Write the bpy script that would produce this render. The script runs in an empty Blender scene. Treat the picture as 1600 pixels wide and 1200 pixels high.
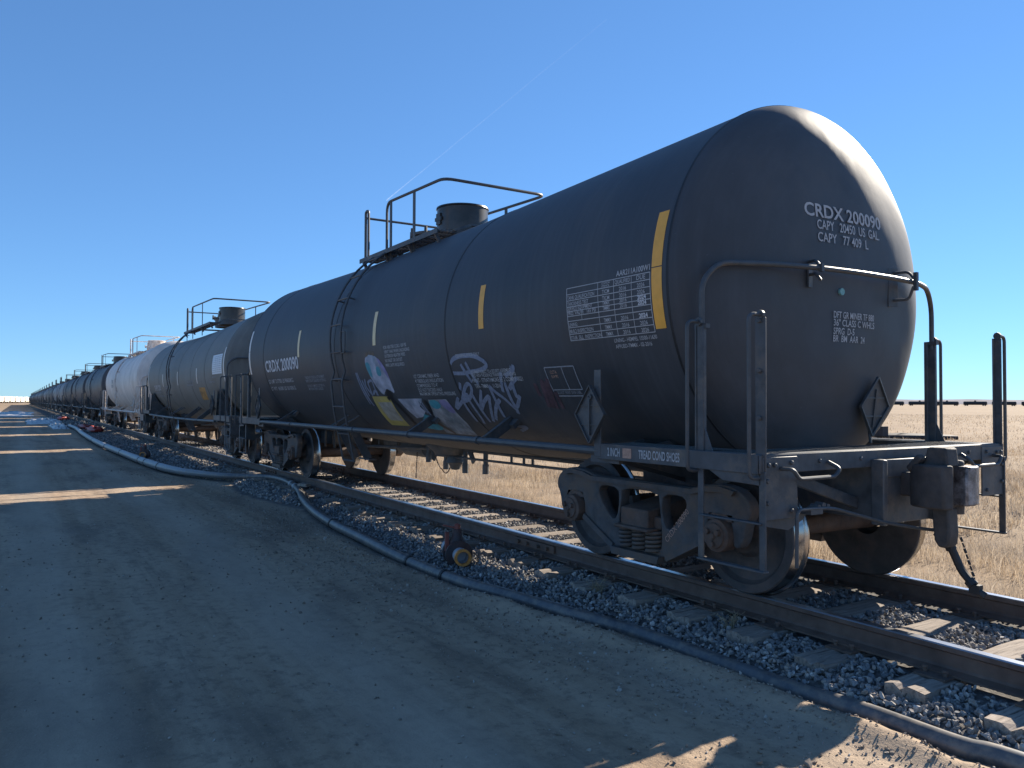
import bpy, bmesh, math, random
import numpy as np
from mathutils import Vector, Matrix
from math import sin, cos, pi, radians, sqrt, atan2

S = bpy.context.scene
C = S.collection
random.seed(7)
rng = np.random.default_rng(7)

# ------------------------------------------------------------------ camera, sky, sun
YAW, PIT, ROL, FPX = .5597, .0233, .0033, 1232.0
cam = bpy.data.cameras.new('camera'); co = bpy.data.objects.new('camera', cam); C.objects.link(co)
f_ = Vector((-cos(YAW)*cos(PIT), sin(YAW)*cos(PIT), sin(PIT)))
r_ = Vector((sin(YAW), cos(YAW), 0)); u_ = r_.cross(f_)
r2 = r_*cos(ROL) + u_*sin(ROL); u2 = -r_*sin(ROL) + u_*cos(ROL)
co.matrix_world = Matrix(((r2.x, u2.x, -f_.x, 4.110), (r2.y, u2.y, -f_.y, -5.455), (r2.z, u2.z, -f_.z, 1.4244), (0, 0, 0, 1)))
cam.sensor_width = 36.0; cam.lens = FPX/1600*36; cam.clip_start = .05; cam.clip_end = 60000
S.camera = co

SUN_EL, SUN_AZ = radians(29.2), radians(9.5)          # azimuth measured from +Y toward -X
W = bpy.data.worlds.new('World'); S.world = W; W.use_nodes = True
wn = W.node_tree.nodes; wl = W.node_tree.links
sky = wn.new('ShaderNodeTexSky'); sky.sky_type = 'NISHITA'; sky.sun_disc = False
sky.sun_elevation = SUN_EL; sky.sun_rotation = -SUN_AZ
sky.altitude = 1500; sky.air_density = 1.0; sky.dust_density = 0.0; sky.ozone_density = 4.0
bg = wn['Background']; bg.inputs[1].default_value = .102
gm = wn.new('ShaderNodeGamma'); gm.inputs[1].default_value = .7; wl.new(sky.outputs[0], gm.inputs[0])
mu = wn.new('ShaderNodeMix'); mu.data_type = 'RGBA'; mu.blend_type = 'MULTIPLY'; mu.inputs[0].default_value = 1.0
mu.inputs[7].default_value = (.44, .70, .98, 1); wl.new(gm.outputs[0], mu.inputs[6]); wl.new(mu.outputs[2], bg.inputs[0])
sl = bpy.data.lights.new('sun', 'SUN'); sl.energy = 4.2; sl.angle = radians(.53); sl.color = (1.0, .90, .76)
so = bpy.data.objects.new('sun', sl); C.objects.link(so)
sdir = Vector((-sin(SUN_AZ)*cos(SUN_EL), cos(SUN_AZ)*cos(SUN_EL), sin(SUN_EL)))
so.rotation_euler = sdir.to_track_quat('Z', 'Y').to_euler()
so.location = sdir*60
S.view_settings.view_transform = 'Standard'; S.view_settings.look = 'None'
S.view_settings.exposure = 1.5; S.view_settings.gamma = 1.0
try:
    S.cycles.use_denoising = True
    S.cycles.max_bounces = 6
except Exception: pass

# ------------------------------------------------------------------ materials
def nt(name):
    m = bpy.data.materials.new(name); m.use_nodes = True
    t = m.node_tree; return m, t, t.nodes['Principled BSDF']
def N(t, typ, **kw):
    n = t.nodes.new(typ)
    for k, v in kw.items():
        if k.startswith('i_'):
            key = k[2:]; key = int(key) if key.isdigit() else key
            n.inputs[key].default_value = v
        else: setattr(n, k, v)
    return n
def noise(t, scale, detail=4, rough=.6, coord=None, stretch=None):
    n = N(t, 'ShaderNodeTexNoise'); n.inputs['Scale'].default_value = scale
    n.inputs['Detail'].default_value = detail; n.inputs['Roughness'].default_value = rough
    tc = N(t, 'ShaderNodeTexCoord'); mp = N(t, 'ShaderNodeMapping')
    if stretch: mp.inputs['Scale'].default_value = stretch
    t.links.new(tc.outputs['Object'], mp.inputs[0]); t.links.new(mp.outputs[0], n.inputs['Vector'])
    return n.outputs[0]
def ramp(t, fac, stops):
    r = N(t, 'ShaderNodeValToRGB'); e = r.color_ramp.elements
    while len(e) < len(stops): e.new(.5)
    for k, (p, c) in enumerate(stops):
        e[k].position = p; e[k].color = (*c, 1) if len(c) == 3 else c
    t.links.new(fac, r.inputs[0]); return r.outputs[0]
def mix(t, fac, a, b, typ='MIX'):
    m = N(t, 'ShaderNodeMix', data_type='RGBA', blend_type=typ)
    def put(sock, v):
        if isinstance(v, bpy.types.NodeSocket): t.links.new(v, sock)
        else: sock.default_value = (*v, 1) if hasattr(v, '__len__') and len(v) == 3 else v
    put(m.inputs[0], fac); put(m.inputs[6], a); put(m.inputs[7], b); return m.outputs[2]
def bump(t, p, h, strength, dist=.02, chain=None):
    b = N(t, 'ShaderNodeBump'); b.inputs['Strength'].default_value = strength; b.inputs['Distance'].default_value = dist
    t.links.new(h, b.inputs['Height'])
    if chain is not None: t.links.new(chain, b.inputs['Normal'])
    t.links.new(b.outputs[0], p.inputs['Normal']); return b.outputs[0]
def simple(name, col, rough=.6, metal=0.0, var=.25, scale=6.0, bmp=.0, spec=.5, dirt=None, dirt_amt=.0):
    m, t, p = nt(name)
    n = noise(t, scale)
    c0 = tuple(x*(1-var) for x in col); c1 = tuple(min(1, x*(1+var)) for x in col)
    c = ramp(t, n, [(.3, c0), (.7, c1)])
    if dirt:
        d = noise(t, scale*.37, 6, .7)
        d = ramp(t, d, [(.62-dirt_amt*.4, (0, 0, 0)), (.75-dirt_amt*.25, (1, 1, 1))])
        c = mix(t, d, c, dirt)
    t.links.new(c, p.inputs['Base Color'])
    p.inputs['Roughness'].default_value = rough; p.inputs['Metallic'].default_value = metal
    p.inputs['Specular IOR Level'].default_value = spec
    if bmp: bump(t, p, noise(t, scale*6, 5, .7), bmp)
    return m
def tank_paint(name, col, dust, dust_z=1.35, dust_h=.7, rough=.42, top=None, streak=.5):
    m, t, p = nt(name)
    big = noise(t, 1.1, 5, .6)
    c = ramp(t, big, [(.3, tuple(x*.8 for x in col)), (.72, tuple(min(1, x*1.25) for x in col))])
    st = noise(t, 2.2, 6, .7, stretch=(9, 1, .35))
    st2 = ramp(t, st, [(.48, (0, 0, 0)), (.75, (streak,)*3)])
    c = mix(t, st2, c, tuple(min(1, x*1.7+.01) for x in col))
    dk = noise(t, 1.4, 6, .7, stretch=(11, 1, .22)); c = mix(t, ramp(t, dk, [(.50, (0, 0, 0)), (.78, (.32,)*3)]), c, tuple(x*.55 for x in col))
    bl = noise(t, .7, 5, .65, stretch=(1.3, 1, .8)); c = mix(t, ramp(t, bl, [(.52, (0, 0, 0)), (.7, (.4,)*3)]), c, tuple(a*.6+b*.4 for a, b in zip(col, dust)))
    tc = N(t, 'ShaderNodeTexCoord'); sp = N(t, 'ShaderNodeSeparateXYZ'); t.links.new(tc.outputs['Object'], sp.inputs[0])
    mr = N(t, 'ShaderNodeMapRange'); mr.inputs[1].default_value = dust_z+dust_h; mr.inputs[2].default_value = dust_z-dust_h
    t.links.new(sp.outputs[2], mr.inputs[0])
    sn = noise(t, 1.7, 6, .7, stretch=(3, 1, .6))
    mm = N(t, 'ShaderNodeMath', operation='MULTIPLY'); t.links.new(mr.outputs[0], mm.inputs[0]); t.links.new(sn, mm.inputs[1])
    dr = ramp(t, mm.outputs[0], [(.12, (0, 0, 0)), (.75, (.8, .8, .8))])
    c = mix(t, dr, c, dust)
    sp_ = noise(t, 40, 3, .6)
    spk = ramp(t, sp_, [(.68, (0, 0, 0)), (.76, (.35, .35, .35))])
    c = mix(t, spk, c, tuple(min(1, x*2.2+.012) for x in col))
    t.links.new(c, p.inputs['Base Color'])
    rr = N(t, 'ShaderNodeMapRange'); rr.inputs[3].default_value = rough-.08; rr.inputs[4].default_value = rough+.16
    t.links.new(big, rr.inputs[0]); t.links.new(rr.outputs[0], p.inputs['Roughness']); p.inputs['Specular IOR Level'].default_value = .35
    b1 = bump(t, p, noise(t, 1.6, 3, .5), .35, .02)
    bump(t, p, noise(t, 60, 3, .6, stretch=(3, 1, .4)), .06, .004, b1)
    return m
M = {}
M['slate'] = tank_paint('weathered_slate_paint', (.050, .057, .066), (.18, .15, .12), 1.05, .55, .52, streak=.3)
M['olive'] = tank_paint('dusty_olive_grey_paint', (.155, .158, .145), (.23, .195, .15), 1.5, 1.1, .55)
M['white'] = tank_paint('dirty_white_paint', (.63, .585, .53), (.30, .24, .18), 1.2, .75, .5, streak=.25)
M['dark'] = tank_paint('faded_dark_paint', (.060, .064, .070), (.13, .11, .09), 1.3, .9, .5)
M['pale'] = tank_paint('pale_grey_paint', (.19, .195, .20), (.12, .10, .085), 1.3, .9, .5)
M['seam'] = simple('seam_black', (.008, .009, .011), .6, scale=20)
M['frame'] = simple('frame_paint', (.062, .070, .078), .55, var=.3, scale=9, dirt=(.14, .12, .10), dirt_amt=.25, bmp=.05)
M['frame_white'] = simple('frame_white_paint', (.62, .57, .52), .6, var=.2, scale=7, dirt=(.30, .16, .09), dirt_amt=.3)
M['pipe'] = simple('handrail_paint', (.060, .067, .073), .5, var=.2, scale=14, dirt=(.10, .085, .07), dirt_amt=.15)
M['iron'] = simple('bogie_cast_iron', (.075, .076, .078), .72, var=.35, scale=9, dirt=(.13, .095, .072), dirt_amt=.5, bmp=.2)
M['rust'] = simple('rusty_brown_iron', (.10, .072, .058), .75, var=.4, scale=10, dirt=(.15, .09, .06), dirt_amt=.4, bmp=.25)
M['coupler'] = simple('dark_brown_coupler_iron', (.058, .053, .050), .72, var=.35, scale=11, dirt=(.10, .078, .064), dirt_amt=.3, bmp=.25)
M['tread'] = simple('polished_wheel_tread', (.42, .40, .38), .22, 1.0, var=.12, scale=8)
M['wheel'] = simple('wheel_plate_dark', (.060, .056, .055), .7, var=.35, scale=7, dirt=(.12, .09, .075), dirt_amt=.4, bmp=.1)
M['steel'] = simple('bare_worn_steel', (.30, .29, .30), .45, .7, var=.4, scale=18, dirt=(.05, .04, .035), dirt_amt=.5, bmp=.2)
M['paint_white'] = simple('stencil_white', (.40, .41, .42), .7, var=.15, scale=30)
M['paint_bright'] = simple('fresh_stencil_white', (.55, .57, .6), .6, var=.05, scale=30)
M['paint_grey'] = simple('faded_stencil', (.25, .27, .30), .7, var=.2, scale=30)
M['paint_rust'] = simple('faded_red_stencil', (.42, .26, .19), .8, var=.25, scale=40)
M['stripe'] = simple('reflective_yellow', (.80, .39, .05), .45, var=.08, scale=12)
M['stripe_pale'] = simple('reflective_pale_yellow', (.72, .56, .30), .45, var=.08, scale=12)
M['stripe_white'] = simple('reflective_white', (.62, .60, .56), .45, var=.08, scale=12)
M['g_white'] = simple('spray_white', (.34, .36, .43), .75, var=.4, scale=5, dirt=(.13, .22, .28), dirt_amt=.3)
M['g_pale'] = simple('spray_pale_grey', (.30, .31, .33), .75, var=.45, scale=7, dirt=(.12, .15, .17), dirt_amt=.45)
M['g_teal'] = simple('spray_teal', (.05, .26, .32), .7, var=.25, scale=8)
M['g_purple'] = simple('spray_purple', (.22, .20, .36), .7, var=.25, scale=8)
M['g_yellow'] = simple('panel_yellow', (.46, .37, .10), .7, var=.2, scale=6, dirt=(.30, .26, .16), dirt_amt=.25)
M['g_panel'] = simple('panel_faded', (.34, .32, .27), .75, var=.25, scale=9)
M['g_line'] = simple('spray_silver', (.19, .225, .30), .7, var=.25, scale=25)
M['g_red'] = simple('spray_faint_red', (.085, .05, .062), .8, var=.4, scale=10)
M['black_paint'] = simple('gloss_black', (.006, .007, .009), .4, var=.2)
M['disc'] = simple('teal_disc', (.16, .36, .36), .5, var=.2, scale=40)
M['label'] = simple('white_label', (.62, .68, .72), .5, var=.05, scale=20)
M['label_ink'] = simple('label_ink', (.16, .2, .24), .6)
M['rubber'] = simple('black_rubber', (.018, .018, .019), .55, var=.3, scale=20)
M['bonnet'] = simple('bonnet_black', (.022, .022, .022), .3, var=.3, scale=4, dirt=(.07, .055, .045), dirt_amt=.3)
M['orange_stain'] = simple('orange_yellow_stencil', (.42, .22, .06), .7, var=.35, scale=9, dirt=(.09, .07, .05), dirt_amt=.35)

# ------------------------------------------------------------------ mesh helper
class MB:
    def __init__(s): s.v = []; s.f = []; s.m = []
    def add(s, vs, fs, mi=0):
        o = len(s.v); s.v += [tuple(v) for v in vs]; s.f += [tuple(i+o for i in f) for f in fs]; s.m += [mi]*len(fs); return s
    def box(s, c, d, mi=0, rot=None):
        x, y, z = d[0]/2, d[1]/2, d[2]/2
        vs = [Vector(q) for q in ((-x,-y,-z),(x,-y,-z),(x,y,-z),(-x,y,-z),(-x,-y,z),(x,-y,z),(x,y,z),(-x,y,z))]
        if rot is not None: vs = [rot @ v for v in vs]
        vs = [v+Vector(c) for v in vs]
        return s.add(vs, [(3,2,1,0),(4,5,6,7),(0,1,5,4),(1,2,6,5),(2,3,7,6),(3,0,4,7)], mi)
    def bar(s, a, b, w, h, mi=0, up=(0,0,1)):
        a, b = Vector(a), Vector(b); d = (b-a); L = d.length; d.normalize()
        y = Vector(up).cross(d)
        if y.length < 1e-4: y = Vector((0,1,0)).cross(d)
        y.normalize(); z = d.cross(y)
        R = Matrix((d, y, z)).transposed()
        return s.box((a+b)/2, (L, w, h), mi, R)
    def tube(s, path, r, n=8, mi=0, closed=False, caps=True):
        P = [Vector(p) for p in path]; k = len(P); rr = r if hasattr(r, '__len__') else [r]*k
        T = []
        for i in range(k):
            a = P[(i-1) % k] if (i > 0 or closed) else P[i]; b = P[(i+1) % k] if (i < k-1 or closed) else P[i]
            d = (b-a); d = d.normalized() if d.length > 1e-9 else Vector((1,0,0)); T.append(d)
        u = T[0].orthogonal().normalized(); vs = []
        for i in range(k):
            u = (u - T[i]*u.dot(T[i])); u = u.normalized() if u.length > 1e-6 else T[i].orthogonal().normalized()
            w = T[i].cross(u)
            for j in range(n):
                a = 2*pi*j/n; vs.append(P[i] + (u*cos(a)+w*sin(a))*rr[i])
        fs = []
        for i in range(k if closed else k-1):
            i2 = (i+1) % k
            for j in range(n): fs.append((i*n+j, i*n+(j+1)%n, i2*n+(j+1)%n, i2*n+j))
        if caps and not closed: fs += [tuple(range(n-1,-1,-1)), tuple((k-1)*n+j for j in range(n))]
        return s.add(vs, fs, mi)
    def lathe(s, prof, axis='x', c=(0,0,0), n=32, mi=0, mats=None):
        vs = []
        for (t, r) in prof:
            for j in range(n):
                a = 2*pi*j/n; p, q = r*cos(a), r*sin(a)
                v = {'x': (t, p, q), 'y': (q, t, p), 'z': (p, q, t)}[axis]
                vs.append((v[0]+c[0], v[1]+c[1], v[2]+c[2]))
        for i in range(len(prof)-1):
            fs = [(i*n+j, i*n+(j+1)%n, (i+1)*n+(j+1)%n, (i+1)*n+j) for j in range(n)]
            o = len(s.v)
            s.f += [tuple(a+o for a in f) for f in fs]; s.m += [mats[i] if mats else mi]*len(fs)
        s.v += vs; return s
    def prism(s, poly, plane, a, b, mi=0):
        n = len(poly)
        def P(u, v, w): return {'xz': (u, w, v), 'yz': (w, u, v), 'xy': (u, v, w)}[plane]
        vs = [P(u, v, a) for u, v in poly] + [P(u, v, b) for u, v in poly]
        fs = [tuple(range(n-1,-1,-1)), tuple(range(n, 2*n))] + [(i, (i+1)%n, n+(i+1)%n, n+i) for i in range(n)]
        return s.add(vs, fs, mi)
    def mesh(s, name, mats, ang=35):
        me = bpy.data.meshes.new(name); me.from_pydata(s.v, [], s.f)
        for m in (mats if isinstance(mats, (list, tuple)) else [mats]): me.materials.append(m)
        me.polygons.foreach_set('material_index', s.m)
        bm = bmesh.new(); bm.from_mesh(me); bmesh.ops.recalc_face_normals(bm, faces=bm.faces); bm.to_mesh(me); bm.free()
        if ang is not None:
            me.polygons.foreach_set('use_smooth', [True]*len(me.polygons)); me.set_sharp_from_angle(angle=radians(ang))
        return me
    def build(s, name, mats, parent=None, ang=35, bevel=0):
        o = bpy.data.objects.new(name, s.mesh(name, mats, ang)); C.objects.link(o)
        if parent: o.parent = parent
        if bevel:
            b = o.modifiers.new('bevel', 'BEVEL'); b.width = bevel; b.segments = 2; b.limit_method = 'ANGLE'; b.angle_limit = radians(40)
        return o
def obj(name, me, parent=None):
    o = bpy.data.objects.new(name, me); C.objects.link(o)
    if parent: o.parent = parent
    return o
def tag(o, label, cat, group=None, kind=None):
    if label: o['label'] = label
    if cat: o['category'] = cat
    if group: o['group'] = group
    if kind: o['kind'] = kind
    return o
def empty(name, loc, parent=None):
    o = bpy.data.objects.new(name, None); C.objects.link(o); o.location = loc; o.empty_display_size = .3
    if parent: o.parent = parent
    return o
def copy_tree(o, parent=None):
    c = o.copy(); C.objects.link(c); c.parent = parent
    for ch in list(o.children): copy_tree(ch, c)
    return c
def rounded(pts, r=.08, seg=5):
    P = [Vector(p) for p in pts]; out = [P[0]]
    for i in range(1, len(P)-1):
        a, b, c = P[i-1], P[i], P[i+1]; da, dc = (a-b), (c-b)
        rr = min(r, da.length*.45, dc.length*.45); p, q = b+da.normalized()*rr, b+dc.normalized()*rr
        for k in range(seg+1):
            t = k/seg; out.append(p*(1-t)**2 + b*2*t*(1-t) + q*t*t)
    out.append(P[-1]); return out
def mesh_obj(name, V, F, mats, smooth=False, parent=None, midx=None):
    V = np.asarray(V, np.float32); F = np.asarray(F, np.int32); k = F.shape[1]
    me = bpy.data.meshes.new(name); me.vertices.add(len(V)); me.vertices.foreach_set('co', V.ravel())
    me.loops.add(F.size); me.loops.foreach_set('vertex_index', F.ravel())
    me.polygons.add(len(F)); me.polygons.foreach_set('loop_start', np.arange(0, F.size, k, dtype=np.int32))
    me.polygons.foreach_set('loop_total', np.full(len(F), k, np.int32)); me.update(calc_edges=True); me.validate()
    for m in (mats if isinstance(mats, (list, tuple)) else [mats]): me.materials.append(m)
    me.polygons.foreach_set('use_smooth', [smooth]*len(me.polygons))
    if midx is not None: me.polygons.foreach_set('material_index', midx)
    o = bpy.data.objects.new(name, me); C.objects.link(o)
    if parent: o.parent = parent
    return o
def sstep(a, b, x): t = np.clip((x-a)/(b-a), 0, 1); return t*t*(3-2*t)
def vnoise(x, y, seed=0):
    xi, yi = np.floor(x).astype(np.int64), np.floor(y).astype(np.int64); fx, fy = x-xi, y-yi
    def h(a, b):
        n = (a*374761393 + b*668265263 + seed*1442695) & 0x7fffffff; n = ((n ^ (n >> 13))*1274126177) & 0x7fffffff
        return (n & 0xffff)/65535.0
    sx, sy = fx*fx*(3-2*fx), fy*fy*(3-2*fy)
    return (h(xi,yi)*(1-sx)+h(xi+1,yi)*sx)*(1-sy) + (h(xi,yi+1)*(1-sx)+h(xi+1,yi+1)*sx)*sy
def fbm(x, y, o=4, seed=0):
    s, a, tot = 0, 1, 0
    for k in range(o): s = s+a*vnoise(x*2**k, y*2**k, seed+k); tot += a; a *= .5
    return s/tot

# ------------------------------------------------------------------ lay of the land
HOSE = [(x, y, z-.028*(1 if x > -4 else 0)) for x, y, z in [(4.6,-1.33,-.25),(3.4,-1.36,-.26),(2.19,-1.38,-.265),(1.92,-1.42,-.275),(1.38,-1.4,-.285),(.97,-1.44,-.29),(.49,-1.45,-.29),(-.42,-1.48,-.28),(-1.04,-1.61,-.27),(-1.83,-1.72,-.27),(-2.58,-1.83,-.27),
 (-3.55,-1.85,-.27),(-4.4,-1.86,-.27),(-5.32,-1.81,-.26),(-6.42,-1.76,-.25),(-7.59,-1.65,-.22),(-8.9,-1.4,-.2),(-10.19,-1.09,-.18),(-11.42,-.93,-.15),(-12.48,-.95,-.15),
 (-13.2,-1.23,-.18),(-13.84,-1.62,-.2),(-14.87,-1.96,-.21),(-15.78,-2.22,-.21),(-17.37,-2.41,-.21),(-19.93,-2.54,-.21),(-23.05,-2.62,-.21),(-27.02,-2.71,-.21),(-31.6,-2.77,-.2),(-40.05,-2.7,-.2),(-49.36,-2.49,-.2),(-53.88,-2.64,-.16)]]
hx = np.array([p[0] for p in HOSE])[::-1]; hy = np.array([p[1] for p in HOSE])[::-1]
def edge_y(x):                                             # where ballast meets the dirt road
    return np.minimum(np.interp(x, hx, hy)+.0, -1.3-.45*np.exp(-((np.asarray(x)+11.2)/2.6)**2))-.04+.05*(fbm(x*2.5, x*0+3, 3, 5)-.5)
def ground(x, y):
    x = np.asarray(x, float); y = np.asarray(y, float)
    e = edge_y(x)
    near = sstep(-1.25, e-.05, y)
    z = -.212 - sstep(-.86, -1.22, y)*.040 - near*.080
    z = z - sstep(1.25, 2.0, y)*.17 - sstep(2.2, 6, y)*.06
    dirt = sstep(e+.02, e-.12, y)
    z = z + dirt*((fbm(x*1.3, y*1.3, 4, 11)-.5)*.05 + (fbm(x*9, y*9, 3, 21)-.5)*.022*np.exp(-((y-e)/1.2)**2)) 
    bank = np.exp(-((y-(e-.16))/.13)**2)*dirt*(.055+.06*(fbm(x*4, y*4, 3, 8)-.4))*sstep(-9, -1, x)
    z = z + bank + dirt*(fbm(x*26, y*26, 2, 31)-.5)*.006
    far = sstep(2, 5, y)
    z = z + far*(fbm(x*.35, y*.35, 4, 41)-.5)*.14
    d = np.sqrt(x*x+y*y)
    z = z + sstep(120, 500, d)*(fbm(x*.006, y*.006, 4, 61)-.5)*.6
    return z

def axis_vals(parts):
    out = []
    for a, b, s in parts: out += list(np.arange(a, b, s))
    return np.array(out)
gx = axis_vals([(-12, 6, .05), (6, 14, .4)])
k, s_ = 14.0, .8
tail = []
while k < 4200: tail.append(k); k += s_; s_ *= 1.16
neg = []; k, s_ = -12.0, .06
while k > -4200: k -= s_; s_ *= 1.045 if s_ < 3 else 1.16; neg.append(k)
gx = np.concatenate([np.array(neg[::-1]), gx, tail])
gy = axis_vals([(-6.2, -.9, .045), (-.9, 2.4, .1), (2.4, 12, .3)])
k, s_ = 12.0, .5; tail = []
while k < 4200: tail.append(k); k += s_; s_ *= 1.14
k, s_ = -6.2, .08; neg = []
while k > -4200: k -= s_; s_ *= 1.14; neg.append(k)
gy = np.concatenate([np.array(neg[::-1]), gy, tail])
X, Y = np.meshgrid(gx, gy, indexing='ij'); Z = ground(X, Y)
nx, ny = X.shape
I = np.arange(nx*ny).reshape(nx, ny)
F = np.stack([I[:-1,:-1], I[1:,:-1], I[1:,1:], I[:-1,1:]], -1).reshape(-1, 4)

m, t, p = nt('dirt_ballast_and_prairie')
tc = N(t, 'ShaderNodeTexCoord'); sp = N(t, 'ShaderNodeSeparateXYZ'); t.links.new(tc.outputs['Object'], sp.inputs[0])
d1 = noise(t, .55, 6, .65); d2 = noise(t, 9, 6, .7); d3 = noise(t, 70, 4, .7); trk = noise(t, 1.0, 5, .6, stretch=(.12, 2.6, 1))
dirt = ramp(t, d1, [(.3, (.275, .195, .128)), (.7, (.35, .255, .172))])
dirt = mix(t, ramp(t, trk, [(.42, (0,0,0)), (.60, (.75,.75,.75))]), dirt, (.41, .31, .215))
blot = noise(t, .8, 5, .62, stretch=(.5, 1.5, 1)); dirt = mix(t, ramp(t, blot, [(.52, (0,0,0)), (.66, (.7,.7,.7))]), dirt, (.165, .125, .095))
skid = noise(t, 2.2, 5, .65, stretch=(.35, 3.2, 1)); dirt = mix(t, ramp(t, skid, [(.55, (0,0,0)), (.68, (.5,.5,.5))]), dirt, (.175, .135, .10))
dirt = mix(t, ramp(t, d2, [(.36, (.55,.55,.55)), (.52, (0,0,0))]), dirt, (.15, .115, .085))
dirt = mix(t, ramp(t, d3, [(.6, (0,0,0)), (.74, (.7,.7,.7))]), dirt, (.45, .37, .29))
vor = N(t, 'ShaderNodeTexVoronoi'); vor.inputs['Scale'].default_value = 22; t.links.new(tc.outputs['Object'], vor.inputs['Vector'])
gravel = ramp(t, vor.outputs['Distance'], [(.0, (.21, .195, .18)), (.55, (.10, .094, .088))])
g1 = noise(t, .045, 6, .7); g2 = noise(t, .9, 5, .7); g3 = noise(t, 1.0, 4, .6, stretch=(.02, .07, 1))
grass = ramp(t, g1, [(.3, (.20, .145, .09)), (.5, (.29, .215, .14)), (.72, (.34, .26, .175))])
grass = mix(t, ramp(t, g3, [(.45, (0,0,0)), (.65, (.7,.7,.7))]), grass, (.24, .17, .11))
grass = mix(t, ramp(t, g2, [(.35, (.5,.5,.5)), (.6, (0,0,0))]), grass, (.20, .14, .085))
nz = noise(t, 3.2, 5, .7)
def yfac(lo, hi, amp):
    ad = N(t, 'ShaderNodeMath', operation='MULTIPLY_ADD'); ad.inputs[1].default_value = amp
    t.links.new(nz, ad.inputs[0]); t.links.new(sp.outputs[1], ad.inputs[2])
    mr = N(t, 'ShaderNodeMapRange'); mr.inputs[1].default_value = lo+amp*.5; mr.inputs[2].default_value = hi+amp*.5
    t.links.new(ad.outputs[0], mr.inputs[0]); return mr.outputs[0]
at_ = N(t, 'ShaderNodeAttribute', attribute_name='zone')
zs = N(t, 'ShaderNodeSeparateXYZ'); t.links.new(at_.outputs['Vector'], zs.inputs[0])
ly = N(t, 'ShaderNodeMath', operation='MULTIPLY_ADD'); ly.inputs[1].default_value = .9; lw = noise(t, .18, 3, .5); t.links.new(lw, ly.inputs[0]); t.links.new(sp.outputs[1], ly.inputs[2])
lc = N(t, 'ShaderNodeMath', operation='MULTIPLY'); lc.inputs[1].default_value = 3.6; t.links.new(ly.outputs[0], lc.inputs[0]); ls = N(t, 'ShaderNodeMath', operation='SINE'); t.links.new(lc.outputs[0], ls.inputs[0])
lm = N(t, 'ShaderNodeMath', operation='MULTIPLY'); t.links.new(ls.outputs[0], lm.inputs[0]); t.links.new(d1, lm.inputs[1])
dirt = mix(t, ramp(t, lm.outputs[0], [(.02, (0,0,0)), (.5, (.55,.55,.55))]), dirt, (.40, .32, .24))
c = mix(t, zs.outputs[0], gravel, dirt)
c = mix(t, yfac(1.5, 2.4, .6), c, grass)
c = mix(t, zs.outputs[1], c, grass)
c = mix(t, zs.outputs[2], c, (.50, .44, .37))
t.links.new(c, p.inputs['Base Color']); p.inputs['Roughness'].default_value = .95; p.inputs['Specular IOR Level'].default_value = .2
b1 = bump(t, p, d2, .5, .03); b2 = bump(t, p, d3, .55, .012, b1)
go = mesh_obj('ground', np.stack([X, Y, Z], -1).reshape(-1, 3), F, m, True)
zone = np.zeros((nx*ny, 3), np.float32)
zone[:, 0] = sstep(.04, -.10, (Y-edge_y(X)+.10*(fbm(X*5, Y*5, 3, 77)-.5))).ravel()
zone[:, 1] = np.maximum(sstep(-170, -240, X+40*(fbm(X*.03, Y*.03, 3, 9)-.5)), sstep(-22, -30, Y)).ravel()*(1-0*X.ravel())
zone[:, 2] = (np.exp(-((Y-(157+.25*(X+80)+8*(fbm(X*.02, Y*0, 3, 3)-.5)))/4)**2)*sstep(.35, .6, fbm(X*.02, Y*.01, 3, 13))).ravel()*.9
at2 = go.data.attributes.new('zone', 'FLOAT_VECTOR', 'POINT'); at2.data.foreach_set('vector', zone.ravel())
tag(go, None, None, kind='structure')

# ------------------------------------------------------------------ ballast stones, pebbles, clods
def ico(sub):
    bm = bmesh.new(); bmesh.ops.create_icosphere(bm, subdivisions=sub, radius=1)
    v = np.array([x.co[:] for x in bm.verts]); f = np.array([[a.index for a in q.verts] for q in bm.faces]); bm.free(); return v, f
def scatter(px, py, pz, size, sub, flat=.7, nvar=14, rough=.32):
    bv, bf = ico(sub); vars_ = []
    for k in range(nvar):
        r = np.random.default_rng(100+k); v = bv.copy()
        for q in range(11):
            d = r.normal(size=3); d /= np.linalg.norm(d); lim = r.uniform(.38, .72); s = v@d
            v = v - np.outer(np.maximum(s-lim, 0), d)            # chop a facet
        v = v*(1+rough*(r.random((len(v), 1))-.5)*.6)*np.array([1, r.uniform(.65, .95), r.uniform(.42, .75)]); vars_.append(v)
    vars_ = np.array(vars_)
    n = len(px); r = np.random.default_rng(5); q = r.normal(size=(n, 4)); q[:, 1:3] *= flat; q /= np.linalg.norm(q, axis=1)[:, None]
    w, x, y, z = q.T
    Rm = np.stack([1-2*(y*y+z*z), 2*(x*y-z*w), 2*(x*z+y*w), 2*(x*y+z*w), 1-2*(x*x+z*z), 2*(y*z-x*w), 2*(x*z-y*w), 2*(y*z+x*w), 1-2*(x*x+y*y)], -1).reshape(n, 3, 3)
    vv = vars_[r.integers(0, nvar, n)]*np.asarray(size)[:, None, None]
    V = np.einsum('nij,nkj->nki', Rm, vv) + np.stack([px, py, pz], -1)[:, None, :]
    nvx = len(bv); Fq = bf[None]+(np.arange(n)*nvx)[:, None, None]
    return V.reshape(-1, 3), Fq.reshape(-1, 3)
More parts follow.
